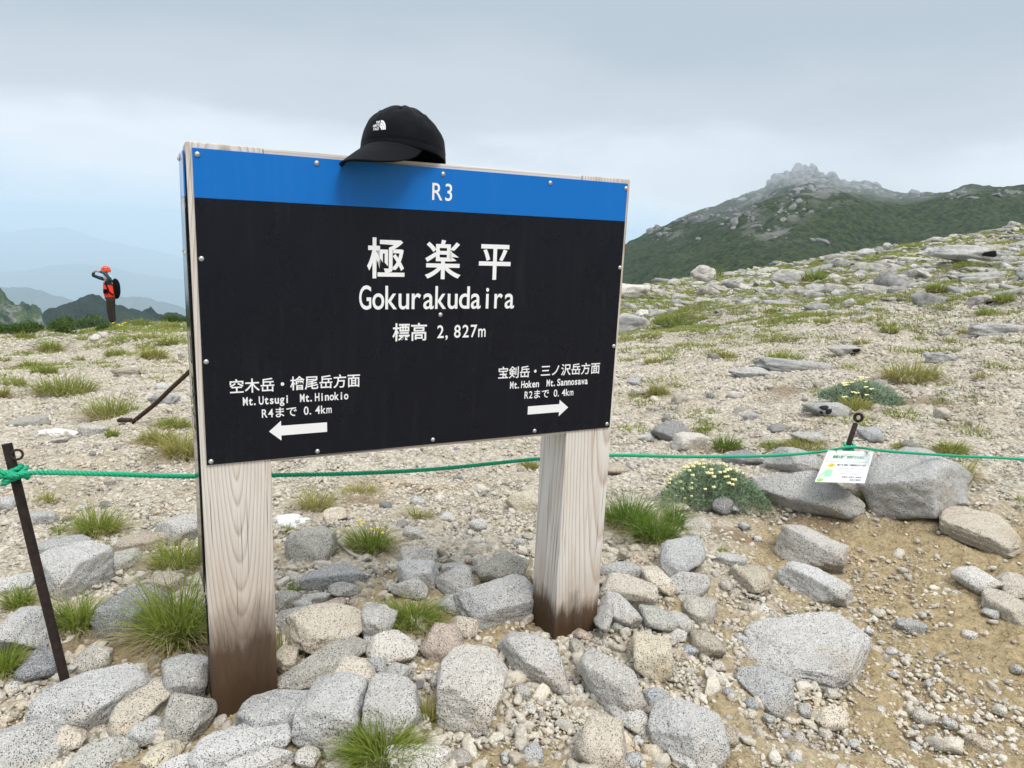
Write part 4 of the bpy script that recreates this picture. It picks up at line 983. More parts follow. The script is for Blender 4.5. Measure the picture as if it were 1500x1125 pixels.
def twisted(path, step=.0035, pitch=.028, rs=RR, rh=.0027):
    C_ = catmull(path, step); T_ = np.gradient(C_, axis=0); Ln = np.linalg.norm(T_, axis=1, keepdims=True); T_ /= Ln; s_ = np.cumsum(Ln[:, 0])
    _, _, (t, n, b) = tube(C_, .001, 4); parts = []
    for k in range(3):
        a = 2*np.pi*(s_/pitch+k/3); q = C_+rh*(np.cos(a)[:, None]*n+np.sin(a)[:, None]*b)
        v, f, _ = tube(q, rs, 7); parts.append((v, f))
    return joinvf(parts)
kn1 = at_depth(19, 692, dB*.955); kn2 = at_depth(1244, 655, dq*.985)
rp = [(-260, 735, 1.12), (-120, 712, 1.24), (-2, 699, dB*.935), None, (60, 692, dB*.94), (150, 694, 1.45), (287, 698, 1.55), (403, 696, 1.63), (520, 693.5, 1.72), (640, 687, 1.83), (793, 672, 2.0), (893, 667, 2.12), (1010, 669, 2.28), (1130, 667.5, 2.45), (1200, 662, dq*.95), (1236, 656, dq*.97), (1262, 656, dq*.97), (1300, 661, 2.65), (1400, 668, 2.7), (1500, 673, 2.75), (1700, 690, 2.9)]
path = np.array([at_depth(*q) if q else at_depth(24, 696, dB*.925) for q in rp])
rope0 = path[5]
rope = link('rope', mesh_np('rope', *[a if i else a-rope0 for i, a in enumerate(twisted(path))]), MAT_ROPE, loc=rope0, label='green twisted rope strung between iron stakes behind the signboard', category='rope')
def knot(c, axis_, R, toward, parent, loops):
    axis_ = axis_/np.linalg.norm(axis_); a = toward-axis_*np.dot(toward, axis_); a /= np.linalg.norm(a); b = np.cross(axis_, a)
    for (t0, t1, z0, z1, dr, wob) in loops:
        th = np.radians(np.linspace(t0, t1, 26)); k = np.linspace(0, 1, 26)
        P = [c+(R+dr+wob*math.sin(x_*9))*(math.cos(t)*a+math.sin(t)*b)+axis_*(z0+(z1-z0)*x_) for t, x_ in zip(th, k)]
        v, f = twisted(np.array(P), step=.003); link('knot', mesh_np('knot', v-rope0, f), MAT_ROPE, parent=parent)
tw = -ray(19, 692)
knot(kn1, ax, .0158, tw, rope, [(-180, 190, -.002, .013, 0, .0), (-150, 200, -.016, -.004, .001, .001), (-75, 80, .013, -.017, .0065, .001), (-65, 85, -.018, .006, .008, .001)])
ax2 = (Tq-Bq)/np.linalg.norm(Tq-Bq)
knot(kn2, ax2, .0165, -ray(1244, 655), rope, [(-180, 190, -.004, .016, 0, 0), (-160, 180, -.02, -.004, .002, .001), (-80, 70, .014, -.016, .009, .001)])

# small notice hung from the rope
c4 = [at_depth(1213, 660, dq*.93), at_depth(1280, 662, dq*.93), at_depth(1262, 708, dq*.85), at_depth(1198, 706, dq*.85)]
NO = c4[0]; NXv = c4[1]-c4[0]; NW = np.linalg.norm(NXv); NXv /= NW; dn_ = ((c4[3]-c4[0])+(c4[2]-c4[1]))/2; NSK = np.dot(dn_, NXv); NZv = dn_-NXv*NSK; NH = np.linalg.norm(NZv); NZv /= NH; NN = np.cross(NXv, NZv)
if np.dot(NN, -NO) < 0: NN = -NN
def nx(V):
    V = np.asarray(V, float); w, t = V[:, 0]*NW, V[:, 2]*NH
    return (w+NSK*V[:, 2])[:, None]*NXv+t[:, None]*NZv+(V[:, 1])[:, None]*NN
ntc = empty('notice', NO, 'small white laminated notice with green lettering hanging from the rope', 'notice')
cq = [(0, 0), (1, 0), (1, 1), (0, 1)]
Vn = nx([(a, y, b) for y in (.0008, -.0008) for a, b in cq])
link('plate', mesh_np('plate', Vn, [(0, 1, 2, 3), (7, 6, 5, 4), (0, 4, 5, 1), (1, 5, 6, 2), (2, 6, 7, 3), (3, 7, 4, 0)], False), plain('notice_white', (.60, .62, .62), .35, var=.02), parent=ntc)
MGn = plain('notice_green_ink', (.03, .20, .08), .5); MBk = plain('notice_black_ink', (.02, .02, .02), .5); MYl = plain('notice_yellow_ink', (.75, .62, .12), .5); MSk = plain('notice_skin_ink', (.80, .58, .40), .5); MLg = plain('notice_pale_green_ink', (.25, .58, .35), .5)
def nt(parts, name, mat):
    V, F = joinvf(parts); V = V.copy(); V[:, 2] = -V[:, 2]; V[:, 1] = .0013; link(name, mesh_np(name, nx(V), F, False), mat, parent=ntc)
nt(text_line('貴重な動植物保護のために', .16, .84, -.21, .10, .06, off=.035), 'notice_title', MGn)
nt(text_line('Protect alpine plants and animals', .2, .78, -.305, .04, .032, loff=.0), 'notice_line', MLg)
nt(text_line('高山植物・岩石などの採取は禁止されています', .32, .92, -.47, .06, .03, off=.035), 'notice_line', MBk)
nt(text_line('Taking alpine flowers or picking', .38, .88, -.575, .04, .036, loff=0)+text_line('rocks is prohibited', .36, .66, -.65, .04, .036, loff=0)+text_line('ゴミは持ち帰りましょう 登山道を歩こう', .38, .88, -.74, .035, .03, off=0), 'notice_line', plain('notice_grey_ink', (.25, .26, .25), .5))
nt(text_line('長野県 林野庁 環境省', .5, .9, -.84, .04, .03, off=.01)+text_line('自然保護事務所', .68, .9, -.92, .045, .03, off=.02), 'notice_line', MBk)
def strip(x0, x1, z0, z1): return (np.array([(x0, 0, z0), (x1, 0, z0), (x1, 0, z1), (x0, 0, z1)], float), [(0, 1, 2, 3)])
nt([strip(.06, .94, -.125, -.119), strip(.06, .94, -.375, -.369), strip(.06, .064, -.375, -.119), strip(.936, .94, -.375, -.119)], 'notice_frame', MGn)
def disc(cx, cz, rx, rz, n=18): th = np.linspace(0, 6.283, n, endpoint=False); return (np.stack([cx+rx*np.cos(th), np.zeros(n), cz+rz*np.sin(th)], 1), [tuple(range(n))])
nt([disc(.19, -.50, .10, .045), disc(.20, -.47, .06, .065)], 'figure_hat', MYl)
nt([disc(.18, -.575, .055, .05)], 'figure_face', MSk)
nt([strip(.13, .27, -.63, -.84), (np.array([(.13, 0, -.64), (.02, 0, -.86), (.05, 0, -.88), (.15, 0, -.70)]), [(0, 1, 2, 3)])], 'figure_body', MLg)
nt([disc(.09, -.94, .07, .05)], 'figure_basket', plain('notice_leaf_ink', (.28, .45, .12), .5))
for u, v_ in ((.2, .06), (.86, .07)):
    p = nx([(u, 0, v_)])[0]; q = p-NZv*.022*1.0
    vv, ff, _ = tube(np.array([p-NN*.004, p+NN*.004, (p+q)/2+NN*.006, q+NN*.002]), .0011, 5); link('wire_tie', mesh_np('wire_tie', vv, ff), MAT_RUST, parent=ntc)
# bent rusty bar, left
bb = hit1(187, 622); db = depth_of(bb)
bar = empty('bent_bar', bb, 'bent rusty iron bar rising from the gravel left of the signboard', 'iron bar')
pts_ = [at_depth(x, y, d_*db)-bb for x, y, d_ in ((184, 624, 1.0), (193, 619, .995), (206, 609, .99), (228, 591, .985), (252, 568, .98), (280, 542, .975), (300, 522, .97), (315, 506, .965))]
vv, ff, _ = tube(catmull(pts_, .03), .0125, 10); link('bar', mesh_np('bar', vv, ff), MAT_RUST2, parent=bar)
g0 = at_depth(183, 616, db*1.0)-bb; s_ = db/FPX
link('bracket', box_mesh('bracket', g0[0]-9*s_, g0[0]+9*s_, g0[1]-.02, g0[1]+.02, g0[2]-2*s_, g0[2]+3*s_, .002), MAT_RUST2, parent=bar)

# ------------------------------------------------------------------ scraps
def cloth(px, py, L, W, th, label, seed, mat):
    P = hit1(px, py); s = depth_of(P)/FPX; e = math.asin(-P[2]/np.linalg.norm(P))
    n = 34; u, v = np.meshgrid(np.linspace(-1, 1, n), np.linspace(-1, 1, n), indexing='ij'); w = fbm(u*1.3+seed, v*1.3, octv=3, seed=seed)
    rad_ = 1+.4*fbm(u*1.1+seed*2, v*1.1, octv=2, seed=seed+3)
    t = rad(th); X = u*L/2*s*rad_; Y = v*W/2*s/max(.4, math.sin(e))*rad_
    w = fbm(u*.8+seed, v*.8, octv=2, seed=seed); Z = W*s*.34*np.abs(w)**.9*(1.1-.5*(u*u+v*v))+.004-.012*(u*u+v*v)
    V = np.stack([X*math.cos(t)+Y*math.sin(t), Y*math.cos(t)-X*math.sin(t), np.maximum(Z, -.01)+.003], -1).reshape(-1, 3)
    o = link('cloth_scrap', mesh_np('cloth_scrap', V, [tuple(q) for q in grid_faces(n, n)]), mat, loc=P, label=label, category='cloth scrap', group='cloth scraps on the gravel'); return o
MCl = plain('white_cloth', (.58, .61, .65), .7, var=.05, scale=60)
cloth(424, 764, 58, 26, -8, 'crumpled white cloth scrap just right of the left post', 3, MCl)
cloth(82, 634, 46, 15, -8, 'smooth white cloth scrap on the gravel at the left', 8, MCl)
cloth(500, 799, 34, 14, 10, 'small torn white scrap left of the yellow flowered tuft', 5, MCl)
P0 = hit1(492, 797); P1 = hit1(518, 818); P2 = hit1(545, 824)
vv, ff, _ = tube(catmull([q-P0+np.array([0, 0, .012]) for q in (P0, P1, P2)], .01), .005, 8); link('driftwood_stick', mesh_np('driftwood_stick', vv, ff), plain('bleached_stick', (.42, .39, .35), .8), loc=P0, label='short bleached stick lying below the torn white scrap', category='stick')
Pc = hit1(615, 1001, .01); bm = bmesh.new(); bmesh.ops.create_cone(bm, segments=24, radius1=.009, radius2=.009, depth=.014, cap_ends=True, matrix=Matrix.Rotation(1.2, 4, 'X'))
link('metal_cap', bm_mesh('metal_cap', bm), MAT_SCREW, loc=Pc, label='small silver metal cap among chips below the bright green tuft', category='metal cap')

# ------------------------------------------------------------------ grass
def blades(n, radius, hgt, w, rg, lean=.55, straw=.3, segs=3, green=((.085, .150, .028), (.19, .26, .05)), base=0.0, flat=1.0):
    V, F, C = [], [], []
    for i in range(n):
        a = rg.uniform(0, 6.283); q = math.sqrt(rg.uniform(0, 1))*radius*.55
        bx, by = q*math.cos(a), q*math.sin(a)*flat; st_ = rg.random() < straw
        oa = a+rg.normal(0, .6); ln = abs(rg.normal(lean, .3))*(.4+q/(radius*.55+1e-9)); h = hgt*rg.uniform(.5, 1.05)
        if st_: ln = ln*1.8+.6; h *= rg.uniform(.75, 1.1)
        h_r = h/math.sqrt(1+ln*ln*.5); side = rg.uniform(0, 6.283); sx, sy = math.cos(side)*w/2, math.sin(side)*w/2
        c = np.array((.46, .39, .23))*rg.uniform(.75, 1.1) if st_ else np.array(green[0])+(np.array(green[1])-np.array(green[0]))*rg.random()
        b0 = len(V)
        for k in range(segs+1):
            t = k/segs; o_ = ln*h_r*(t**1.8); z = h_r*max(.02, (t*1.25-.50*min(ln, 2.0)*t*t*t)); ww = (1-t)**.7
            x, y = bx+math.cos(oa)*o_, by+math.sin(oa)*o_*flat
            cc = c if (st_ or k > 0) else np.array((.30, .27, .12))
            if not st_ and k == segs: cc = c*.5+np.array((.34, .30, .12))*.5
            if k < segs: V += [(x-sx*ww, y-sy*ww, z+base), (x+sx*ww, y+sy*ww, z+base)]; C += [cc, cc]
            else: V.append((x, y, z+base)); C.append(cc)
        for k in range(segs-1): F.append((b0+2*k, b0+2*k+1, b0+2*k+3, b0+2*k+2))
        F.append((b0+2*segs-2, b0+2*segs-1, b0+2*segs))
    return V, F, C
def mg():
    m = M('grass'); a = m.n('ShaderNodeAttribute', attribute_name='Col').outputs['Color']
    m.b.inputs['Subsurface Weight'].default_value = 0
    tr = m.n('ShaderNodeBsdfTranslucent'); mxs = m.n('ShaderNodeMixShader'); mxs.inputs[0].default_value = .42
    m.fin(a, .6, spec=.25); m.l(a, tr.inputs[0]); m.l(m.b.outputs[0], mxs.inputs[1]); m.l(tr.outputs[0], mxs.inputs[2]); m.l(mxs.outputs[0], m.out.inputs[0]); return m.m
MAT_GRASS = mg()
def col_mesh(name, V, F, C):
    me = mesh_np(name, np.array(V), F, smooth=False); a = me.color_attributes.new('Col', 'FLOAT_COLOR', 'POINT')
    a.data.foreach_set('color', np.hstack([np.array(C), np.ones((len(C), 1))]).astype(np.float32).ravel()); me.materials.append(MAT_GRASS); return me
YG = ((.17, .24, .035), (.38, .42, .09)); DG = ((.085, .165, .025), (.21, .32, .05)); ST = ((.25, .28, .06), (.46, .43, .13))
tufts = [ # base x, base y, w, h, palette, straw, short, label
 (262,952,104,112,'g',.35,'long grass left of the left post','long green grass tuft with straw skirt hard left of the left post'),
 (114,928,78,62,'g',.35,'grass tuft between block and dark slab','green and straw tuft between the tall pale block and dark blue slab'),
 (8,992,60,52,'g',.3,'grass in the left corner','grass tuft at the left edge below the large speckled boulder'),
 (28,893,56,34,'g',.3,'grass above the speckled boulder','drooping grass tuft at the left edge above the large speckled boulder'),
 (38,985,36,18,'g',.2,'short grass by the stake foot','short bright grass beside the dark stone left of the stake foot'),
 (145,787,84,46,'y',.2,'dome tuft on the gravel left','dome shaped yellow green tuft on gravel between stake and sign'),
 (88,783,34,18,'g',.1,'little tuft left of the dome tuft','little green tuft just left of the dome shaped tuft'),
 (148,814,40,22,'y',.2,'low tuft under the dome tuft','low yellow green tuft directly below the dome shaped tuft'),
 (149,850,24,9,'g',.0,'mossy speck','tiny flat green moss tuft right of the tall pale block'),
 (262,838,92,58,'y',.5,'faded tuft beside the left post','faded straw tuft beside the left post above the long grass'),
 (166,618,92,46,'y',.4,'tuft behind the bent bar','green tuft with dry skirt directly behind the foot of the bent bar'),
 (96,582,108,42,'y',.25,'widest tuft left of the hiker path','widest green tuft in the middle of the left gravel slope'),
 (45,540,40,16,'y',.2,'tuft on the far left slope','small tuft left of centre on the far left slope'),
 (66,550,44,20,'y',.2,'tuft below that one','sprawling tuft between the widest tuft and the rim on the left'),
 (23,567,40,16,'y',.2,'pale tuft at the left','pale low tuft left of the widest tuft'),
 (75,518,42,22,'y',.3,'tuft below the pine shrubs','tuft with brown base below the dark pine shrubs'),
 (5,530,24,10,'y',.2,'tuft cut by the left edge high up','tiny tuft cut by the left edge high on the gravel'),
 (3,585,26,24,'s',.3,'straw tuft on the left edge','yellowish tuft cut by the left edge above the cloth scrap'),
 (116,530,24,11,'y',.2,'tiny round tuft','tiny round tuft right of centre on the far left slope'),
 (170,525,40,18,'y',.3,'tuft under the hiker mound','tuft on the gravel straight below the hiker mound'),
 (226,529,46,24,'s',.4,'tuft near the sign on the left slope','straw tinted tuft near the sign on the far left slope'),
 (165,539,44,9,'y',.3,'flat strip tuft','flat strip of grass above the brown slab'),
 (164,641,26,15,'g',.0,'bright tuft by the bar foot','bright little tuft just below the foot of the bent bar'),
 (232,655,64,34,'s',.45,'dry tuft left of the sign edge','dry spreading tuft left of the sign edge below the bent bar'),
 (268,678,56,58,'s',.45,'tall tuft at the sign edge','tall yellow tuft touching the sign edge above the rope'),
 (254,628,62,22,'y',.3,'low tuft at the sign edge','low green brown tuft at the sign edge below the mottled rock'),
 (247,508,34,18,'y',.3,'mound tuft near the sign','tuft on the mound right beside the sign edge near the rim'),
 (72,740,34,26,'s',.4,'small tuft right of the stake','small faded tuft right of the stake just below the rope'),
 (464,752,62,42,'s',.5,'faded tuft behind the rope','faded grass tuft under the rope right of the left post'),
 (526,726,70,24,'s',.4,'low grass under the rope','low sprawling grass below the rope in mid gap'),
 (542,812,78,52,'g',.3,'yellow flowered tuft','rounded green tuft with yellow flowers between the posts'),
 (616,762,48,24,'y',.4,'thin tuft on the gravel gap','thin tuft alone on the gravel right of the flowered tuft'),
 (434,870,34,20,'g',.3,'tuft beside the post','thin tuft beside the left post above the long flat stone'),
 (604,922,104,52,'g',.3,'bright green tuft','bright green fine bladed tuft in the stone pile between the posts'),
 (560,1124,130,62,'g',.25,'bottom grass tuft','large dark green tuft at the bottom edge between the posts'),
 (528,1072,40,44,'g',.3,'upright grass beside the block','upright grass between the two grey blocks at the bottom'),
 (447,1092,46,18,'g',.3,'grass at the squared stone','thin grass at the right foot of the squared grey stone'),
 (624,1066,36,38,'s',.4,'sparse grass by the square block','sparse grass left of the square fractured block'),
 (421,779,24,14,'y',.3,'tuft under the white cloth','tiny tuft under the crumpled white cloth scrap'),
 (413,962,14,40,'s',.6,'dry blades by the post','dry blades sticking up between left post and cream boulder'),
 (918,778,86,66,'d',.2,'dark green tuft','dense dark green tuft directly right of the right post'),
 (958,800,84,62,'d',.25,'middle dark tuft','dense dark green tuft in the middle of the big clump'),
 (986,775,40,40,'d',.1,'right dark tuft','smaller dark green tuft at the right end of the big clump'),
 (776,688,34,18,'s',.4,'tuft left of the right post','faded tuft left of the right post under the rope'),
 (434,1005,10,10,'g',.3,'sprig by the long grey stone','tiny sprig on the long grey stone'),
 (1063,664,44,28,'d',.2,'green tuft behind the rope','green tuft behind the rope above the flowering plant'),
 (1134,657,56,14,'g',.2,'low grass behind the rear boulder','low grass just behind the rear boulder left of the stake'),
 (1184,657,96,20,'s',.3,'long grass strip','long yellow green grass strip left of the eye stake'),
 (1077,627,22,8,'y',.2,'speck tuft','tiny tuft above the green tuft behind the rope'),
 (1036,634,46,14,'y',.3,'grass by the stone pair','low grass right of the dark fractured stone'),
 (1300,673,54,9,'y',.0,'moss on the biggest boulder','moss cushion on top of the biggest boulder'),
 (1207,758,46,12,'g',.0,'moss under the long boulder','moss cushion under the right end of the long grey boulder'),
 (1408,712,40,56,'s',.6,'straw grass behind the biggest boulder','long straw grass behind the right end of the biggest boulder'),
 (1392,667,56,26,'y',.4,'grass above the biggest boulder','green straw grass above the right end of the biggest boulder'),
 (1328,657,64,12,'y',.3,'low grass right of the eye stake','low grass behind the rope right of the eye stake'),
 (1268,742,26,44,'s',.8,'dead grass under the notice','dead grass hanging under the small notice'),
 (1059,809,16,9,'y',.0,'green speck on the path','green speck on the path above the small white slab'),
 (1075,763,14,8,'y',.0,'green speck by the upright stones','green speck below the small upright grey stone'),
 (1495,734,18,9,'y',.0,'tuft on the right edge','tiny green tuft cut by the right edge'),
 (1332,564,104,54,'s',.35,'biggest straw tuft','biggest yellow straw tuft on the slope right of the silvery plant'),
 (1252,604,56,26,'s',.35,'tuft by the silvery plant','yellow tuft in front of the silvery plant above the eye stake'),
 (1262,506,34,14,'s',.3,'tuft behind the black edged rock','small tuft right of the rock with black edge'),
 (1062,526,44,16,'s',.3,'tuft left of the outcrop','yellow green tuft left above the outcrop'),
 (958,534,38,13,'y',.3,'tuft right of the sign','small tuft with yellow flowers right of the sign'),
 (963,584,34,26,'s',.3,'upright tuft right of the sign','upright straw tuft on gravel right of the sign'),
 (944,520,18,8,'y',.2,'dot tuft right of the sign','dot sized tuft beside the sign edge'),
 (1150,528,80,14,'y',.2,'tuft on the outcrop','wide tuft growing along the top of the outcrop'),
 (1306,489,42,16,'y',.2,'round tuft on the slope','round green tuft in the middle of the right slope'),
 (1351,500,36,12,'y',.2,'low tuft on the slope','low green tuft right of the round tuft in mid slope'),
 (1413,492,30,14,'s',.3,'straw dot tuft','small straw tuft right of the low green tuft'),
 (1374,432,48,24,'y',.25,'high dome tuft','dome shaped green tuft high on the right slope'),
 (1471,446,40,20,'y',.2,'high tuft by the dark rock','green tuft right of the rock with dark end'),
 (1446,464,48,16,'y',.2,'tuft below the high one','spreading green tuft below the rock with dark end'),
 (992,480,96,20,'d',.15,'dark mat by the sign','dark green grass mat right of the rock at the sign edge'),
 (1192,417,44,24,'g',.2,'turf beside the angular boulder','green turf right of the angular skyline boulder'),
 (1050,408,26,15,'d',.2,'turf beside the pointed boulder','dark turf right of the pointed white boulder'),
 (1210,474,50,11,'y',.2,'mid slope turf strip','thin turf strip in the middle of the right slope'),
 (1240,443,76,10,'g',.2,'upper turf strip','long turf strip high on the right slope'),
 (1347,400,96,11,'g',.2,'turf strip under the skyline boulder','long turf strip below the cluster on the skyline'),
 (1446,555,54,14,'s',.7,'brown tuft at the right','brown withered tuft near the right edge'),
 (1111,494,26,6,'y',.2,'thin strip tuft','thin strip of grass above the tuft left of the outcrop'),
 (1170,498,34,8,'y',.2,'faint turf in mid slope','faint turf patch above the wide outcrop tuft'),
 (205,478,60,14,'g',.2,'grass on the hiker mound','green grass on the mound in front of the hiker'),
 (175,486,44,13,'y',.2,'flowered grass under the hiker','grass with yellow flowers straight below the hiker'),
 (250,482,50,14,'s',.3,'grass at the rim by the sign','yellow grass at the rim touching the sign'),
 (215,498,56,14,'s',.4,'dry grass at the rim','dry grass between hiker mound and sign'),
 (38,497,34,14,'y',.2,'grass under the pine shrubs','grass spilling from under the pine shrubs at the left'),
]
PAL = dict(g=((.13, .20, .03), (.35, .42, .08)), y=YG, s=ST, d=DG)
tuft_parts = {}
for i, (px, py, w, h, pal, straw, short, label) in enumerate(tufts):
    P = hit1(px, py-min(6, h*.12)); s = depth_of(P)/FPX; e = math.asin(min(.9, max(.05, -P[2]/np.linalg.norm(P))))
    W_ = w*s*1.05; H_ = h*s/max(.5, math.cos(e))*(.88 if h > 50 else 1.05)
    near_ = depth_of(P) < 3
    n = int(np.clip(w*h*.15, 90, 1200)) if near_ else int(np.clip(w*h*.36, 50, 520))
    rg = np.random.default_rng(i+50); bw = max(.0028, s*1.5) if not near_ else .0030
    if label.startswith('moss'): H_ = .02
    aspect = min(1.6, W_/max(H_, 1e-3)*.5)
    V, F, C = blades(n, W_/2/.55*.62, H_*1.08, bw, rg, lean=.62+.40*aspect, straw=min(.7, straw+.08), segs=4 if near_ else 2, green=PAL[pal], flat=.7)
    o = link('grass_tuft', col_mesh('grass_tuft', V, F, C), loc=P-np.array([0, 0, .004]), label=label, category='grass tuft', group='grass tufts on the slope')
    names.append((px, py, short)); placed.append((P[0], P[1], W_*.3))
    if 'yellow flowers' in label:
        bm = bmesh.new(); bmesh.ops.create_icosphere(bm, subdivisions=1, radius=1); fm = bm_mesh('flower', bm); fm.materials.append(bpy.data.materials.get('flower_yellow') or plain('flower_yellow', (.80, .58, .03), .5))
        for k in range(6):
            f_ = link('flower', fm, parent=o, loc=(rg.normal(0, W_*.2), rg.normal(-W_*.1, W_*.12), H_*rg.uniform(.6, .95))); r_ = max(.006, s*1.6); f_.scale = (r_, r_, r_*.6)
# low turf that nobody could count
tp = []
for i in range(5):
    V, F, C = blades(44, .17, .060, .008, np.random.default_rng(900+i), lean=.8, straw=.25, segs=2, green=YG if i % 2 else PAL['g']); tp.append((col_mesh('turf', V, F, C), MAT_GRASS))
def turf():
    X, Y = [], []
    for c in range(830):
        if c < 730: a = rad(RNG.uniform(7, 46)); rc_ = float(crest(np.array([a]))[1][0]); r = 7*(rc_/7)**(RNG.uniform(0, 1)**.8) if c > 70 else RNG.uniform(4, 8)
        elif c < 780: a = rad(RNG.uniform(-46, -22)); r = RNG.uniform(5, 20)
        else: a = rad(RNG.uniform(-46, -25)); r = RNG.uniform(17.5, 20.4)
        q = r*.026*RNG.uniform(.3, 1.0)**1.0*np.exp(RNG.normal(0, .45))*(1.3 if r > 13 else .75); n = int(16+90*min(1.4, q)) if r > 9 else 6
        x0, y0 = r*math.sin(a), r*math.cos(a)
        X.append(x0+RNG.normal(0, q*.75, n)); Y.append(y0+RNG.normal(0, q*.9, n))
    x, y = np.concatenate(X), np.concatenate(Y); k = (np.hypot(x, y) < crest(np.arctan2(x, y))[1]+.4) & (soil_shade_mask(x, y) < .3); x, y = x[k], y[k]; n = len(x)
    r = np.hypot(x, y); s = (.6+.045*r)*RNG.uniform(.6, 1.2, n)
    scatter('alpine_turf', np.stack([x, y, height(x, y)-.005], 1), np.stack([np.zeros(n), np.zeros(n), RNG.uniform(0, 6.28, n)], 1), np.stack([s*1.2, s*1.2, s*.75], 1), RNG.integers(0, 5, n), tp)
turf()

# silvery plants with pale yellow flower heads
def plant(px, py, w, h, label, seed, nfl, region, green):
    P = hit1(px, py+h*.3); s = depth_of(P)/FPX; W_, H_ = w*s, h*s*.62; rg = np.random.default_rng(seed); V, F, C = [], [], []
    for i in range(8000):
        a = rg.uniform(0, 6.283); q = math.sqrt(rg.random()); t = rg.random()**.5
        lump = 1+.22*math.sin(a*3+seed)+.12*math.sin(a*7)
        x, y = q*math.cos(a)*W_/2*lump, q*math.sin(a)*W_*.36*lump; z = H_*(1-q**2.4)**.7*t
        L_ = s*rg.uniform(4, 9); d = rg.normal(size=3)+np.array([math.cos(a)*q, math.sin(a)*q, 1.1]); d /= np.linalg.norm(d); n_ = np.cross(d, rg.normal(size=3)); n_ /= np.linalg.norm(n_); b0 = len(V); p = np.array([x, y, z])
        V += [tuple(p-n_*L_*.15), tuple(p+n_*L_*.15), tuple(p+d*L_)]; F.append((b0, b0+1, b0+2))
        c = np.array(green)*rg.uniform(.6, 1.35); C += [c*.8, c*.8, c]
    root = empty('flowering_plant', P, label, 'plant', 'silvery cushion plants'); link('foliage', col_mesh('foliage', V, F, C), parent=root)
    bm = bmesh.new()
    for k in range(7):
        bmesh.ops.create_icosphere(bm, subdivisions=1, radius=.42, matrix=Matrix.Translation((random.uniform(-.6, .6), random.uniform(-.6, .6), random.uniform(-.3, .3))))
    fm = bm_mesh('flower_head', bm, True); fm.materials.append(plain('pale_flower', (.80, .74, .38), .6))
    for k in range(nfl):
        u, v = rg.uniform(region[0], region[1]), rg.uniform(-.9, .7); qq = min(.97, math.hypot(u, v)); zq = H_*(1-qq**2.4)**.7+s*rg.uniform(2, 8)
        f_ = link('flower_head', fm, parent=root, loc=(u*W_/2*.95, v*W_*.36, zq)); r_ = s*rg.uniform(2.6, 4.4); f_.scale = (r_, r_, r_*.8)
plant(1040, 708, 142, 84, 'silvery green cushion plant with many pale yellow flower heads beside the boulders', 3, 80, (-1, .65), (.32, .43, .28))
plant(1266, 575, 98, 44, 'silvery cushion plant on the slope left of the biggest straw tuft', 5, 22, (-1, .1), (.36, .46, .33))

# dwarf pine shrubs along the left rim
def shrub_mesh(seed, n=2600):
    rg = np.random.default_rng(seed); V, F, C = [], [], []
    lumps = [(rg.uniform(-.75, .75), rg.uniform(-.5, .5), rg.uniform(.25, .5)) for _ in range(9)]
    for i in range(n):
        lx, ly, lr = lumps[rg.integers(0, 9)]; d = rg.normal(size=3); d[2] = abs(d[2]); d /= np.linalg.norm(d)
        p = np.array([lx, ly, .15])+d*np.array([lr, lr, lr*1.35])*rg.uniform(.6, 1.05); L_ = rg.uniform(.05, .11); b0 = len(V)
        c = np.array((.028, .060, .018)) if rg.random() < .4 else np.array((.11, .18, .04))*rg.uniform(.8, 1.3)
        for k in range(2):
            q = d+rg.normal(size=3)*.6; q /= np.linalg.norm(q); n_ = np.cross(q, rg.normal(size=3)); n_ /= np.linalg.norm(n_)
            b0 = len(V); V += [tuple(p-n_*.02), tuple(p+n_*.02), tuple(p+q*L_)]; F.append((b0, b0+1, b0+2)); C += [c, c, c*1.2]
    return col_mesh('dwarf_pine', V, F, C)
sm_ = [shrub_mesh(1), shrub_mesh(2), shrub_mesh(3)]
for i, (px, py, w, h, lab) in enumerate([(5, 487, 60, 17, 'dark dwarf pine at the left edge of the rim'), (46, 485, 56, 17, 'low dwarf pine second from the left edge on the rim'), (86, 487, 62, 21, 'broad dark dwarf pine in the middle of the rim shrubs'),
        (122, 484, 52, 23, 'tallest dwarf pine on the rim just left of the hiker'), (150, 484, 34, 13, 'small dwarf pine beside the legs of the hiker'), (-50, 486, 70, 18, 'dwarf pine continuing the rim beyond the left edge'), (262, 473, 34, 14, 'small dwarf pine at the rim beside the sign')]):
    P = hit1(px, py); s = depth_of(P)/FPX
    o = link('dwarf_pine', sm_[i % 3], loc=P-np.array([0, 0, .04]), label=lab, category='shrub', group='dwarf pines along the rim'); o.scale = (w*s*.68, w*s*.45, h*s*1.35); o.rotation_euler.z = i*1.1

# ------------------------------------------------------------------ the hiker
def skin(name, joints, edges, parent, mat, sub=2):
    me = bpy.data.meshes.new(name); me.from_pydata([j[:3] for j in joints], edges, []); me.update()
    o = link(name, me, mat, parent=parent); md = o.modifiers.new('skin', 'SKIN'); md.use_smooth_shade = True
    for v, j in zip(me.skin_vertices[0].data, joints): v.radius = (j[3], j[4] if len(j) > 4 else j[3])
    me.skin_vertices[0].data[0].use_root = True
    s = o.modifiers.new('sub', 'SUBSURF'); s.levels = sub; s.render_levels = sub; return o
hd = 20.6; a_h, _ = az_el(np.array([164.0]), np.array([470.0])); a_h = float(a_h[0])
fx, fy = hd*math.sin(a_h), hd*math.cos(a_h); zf = float(height(fx, fy))
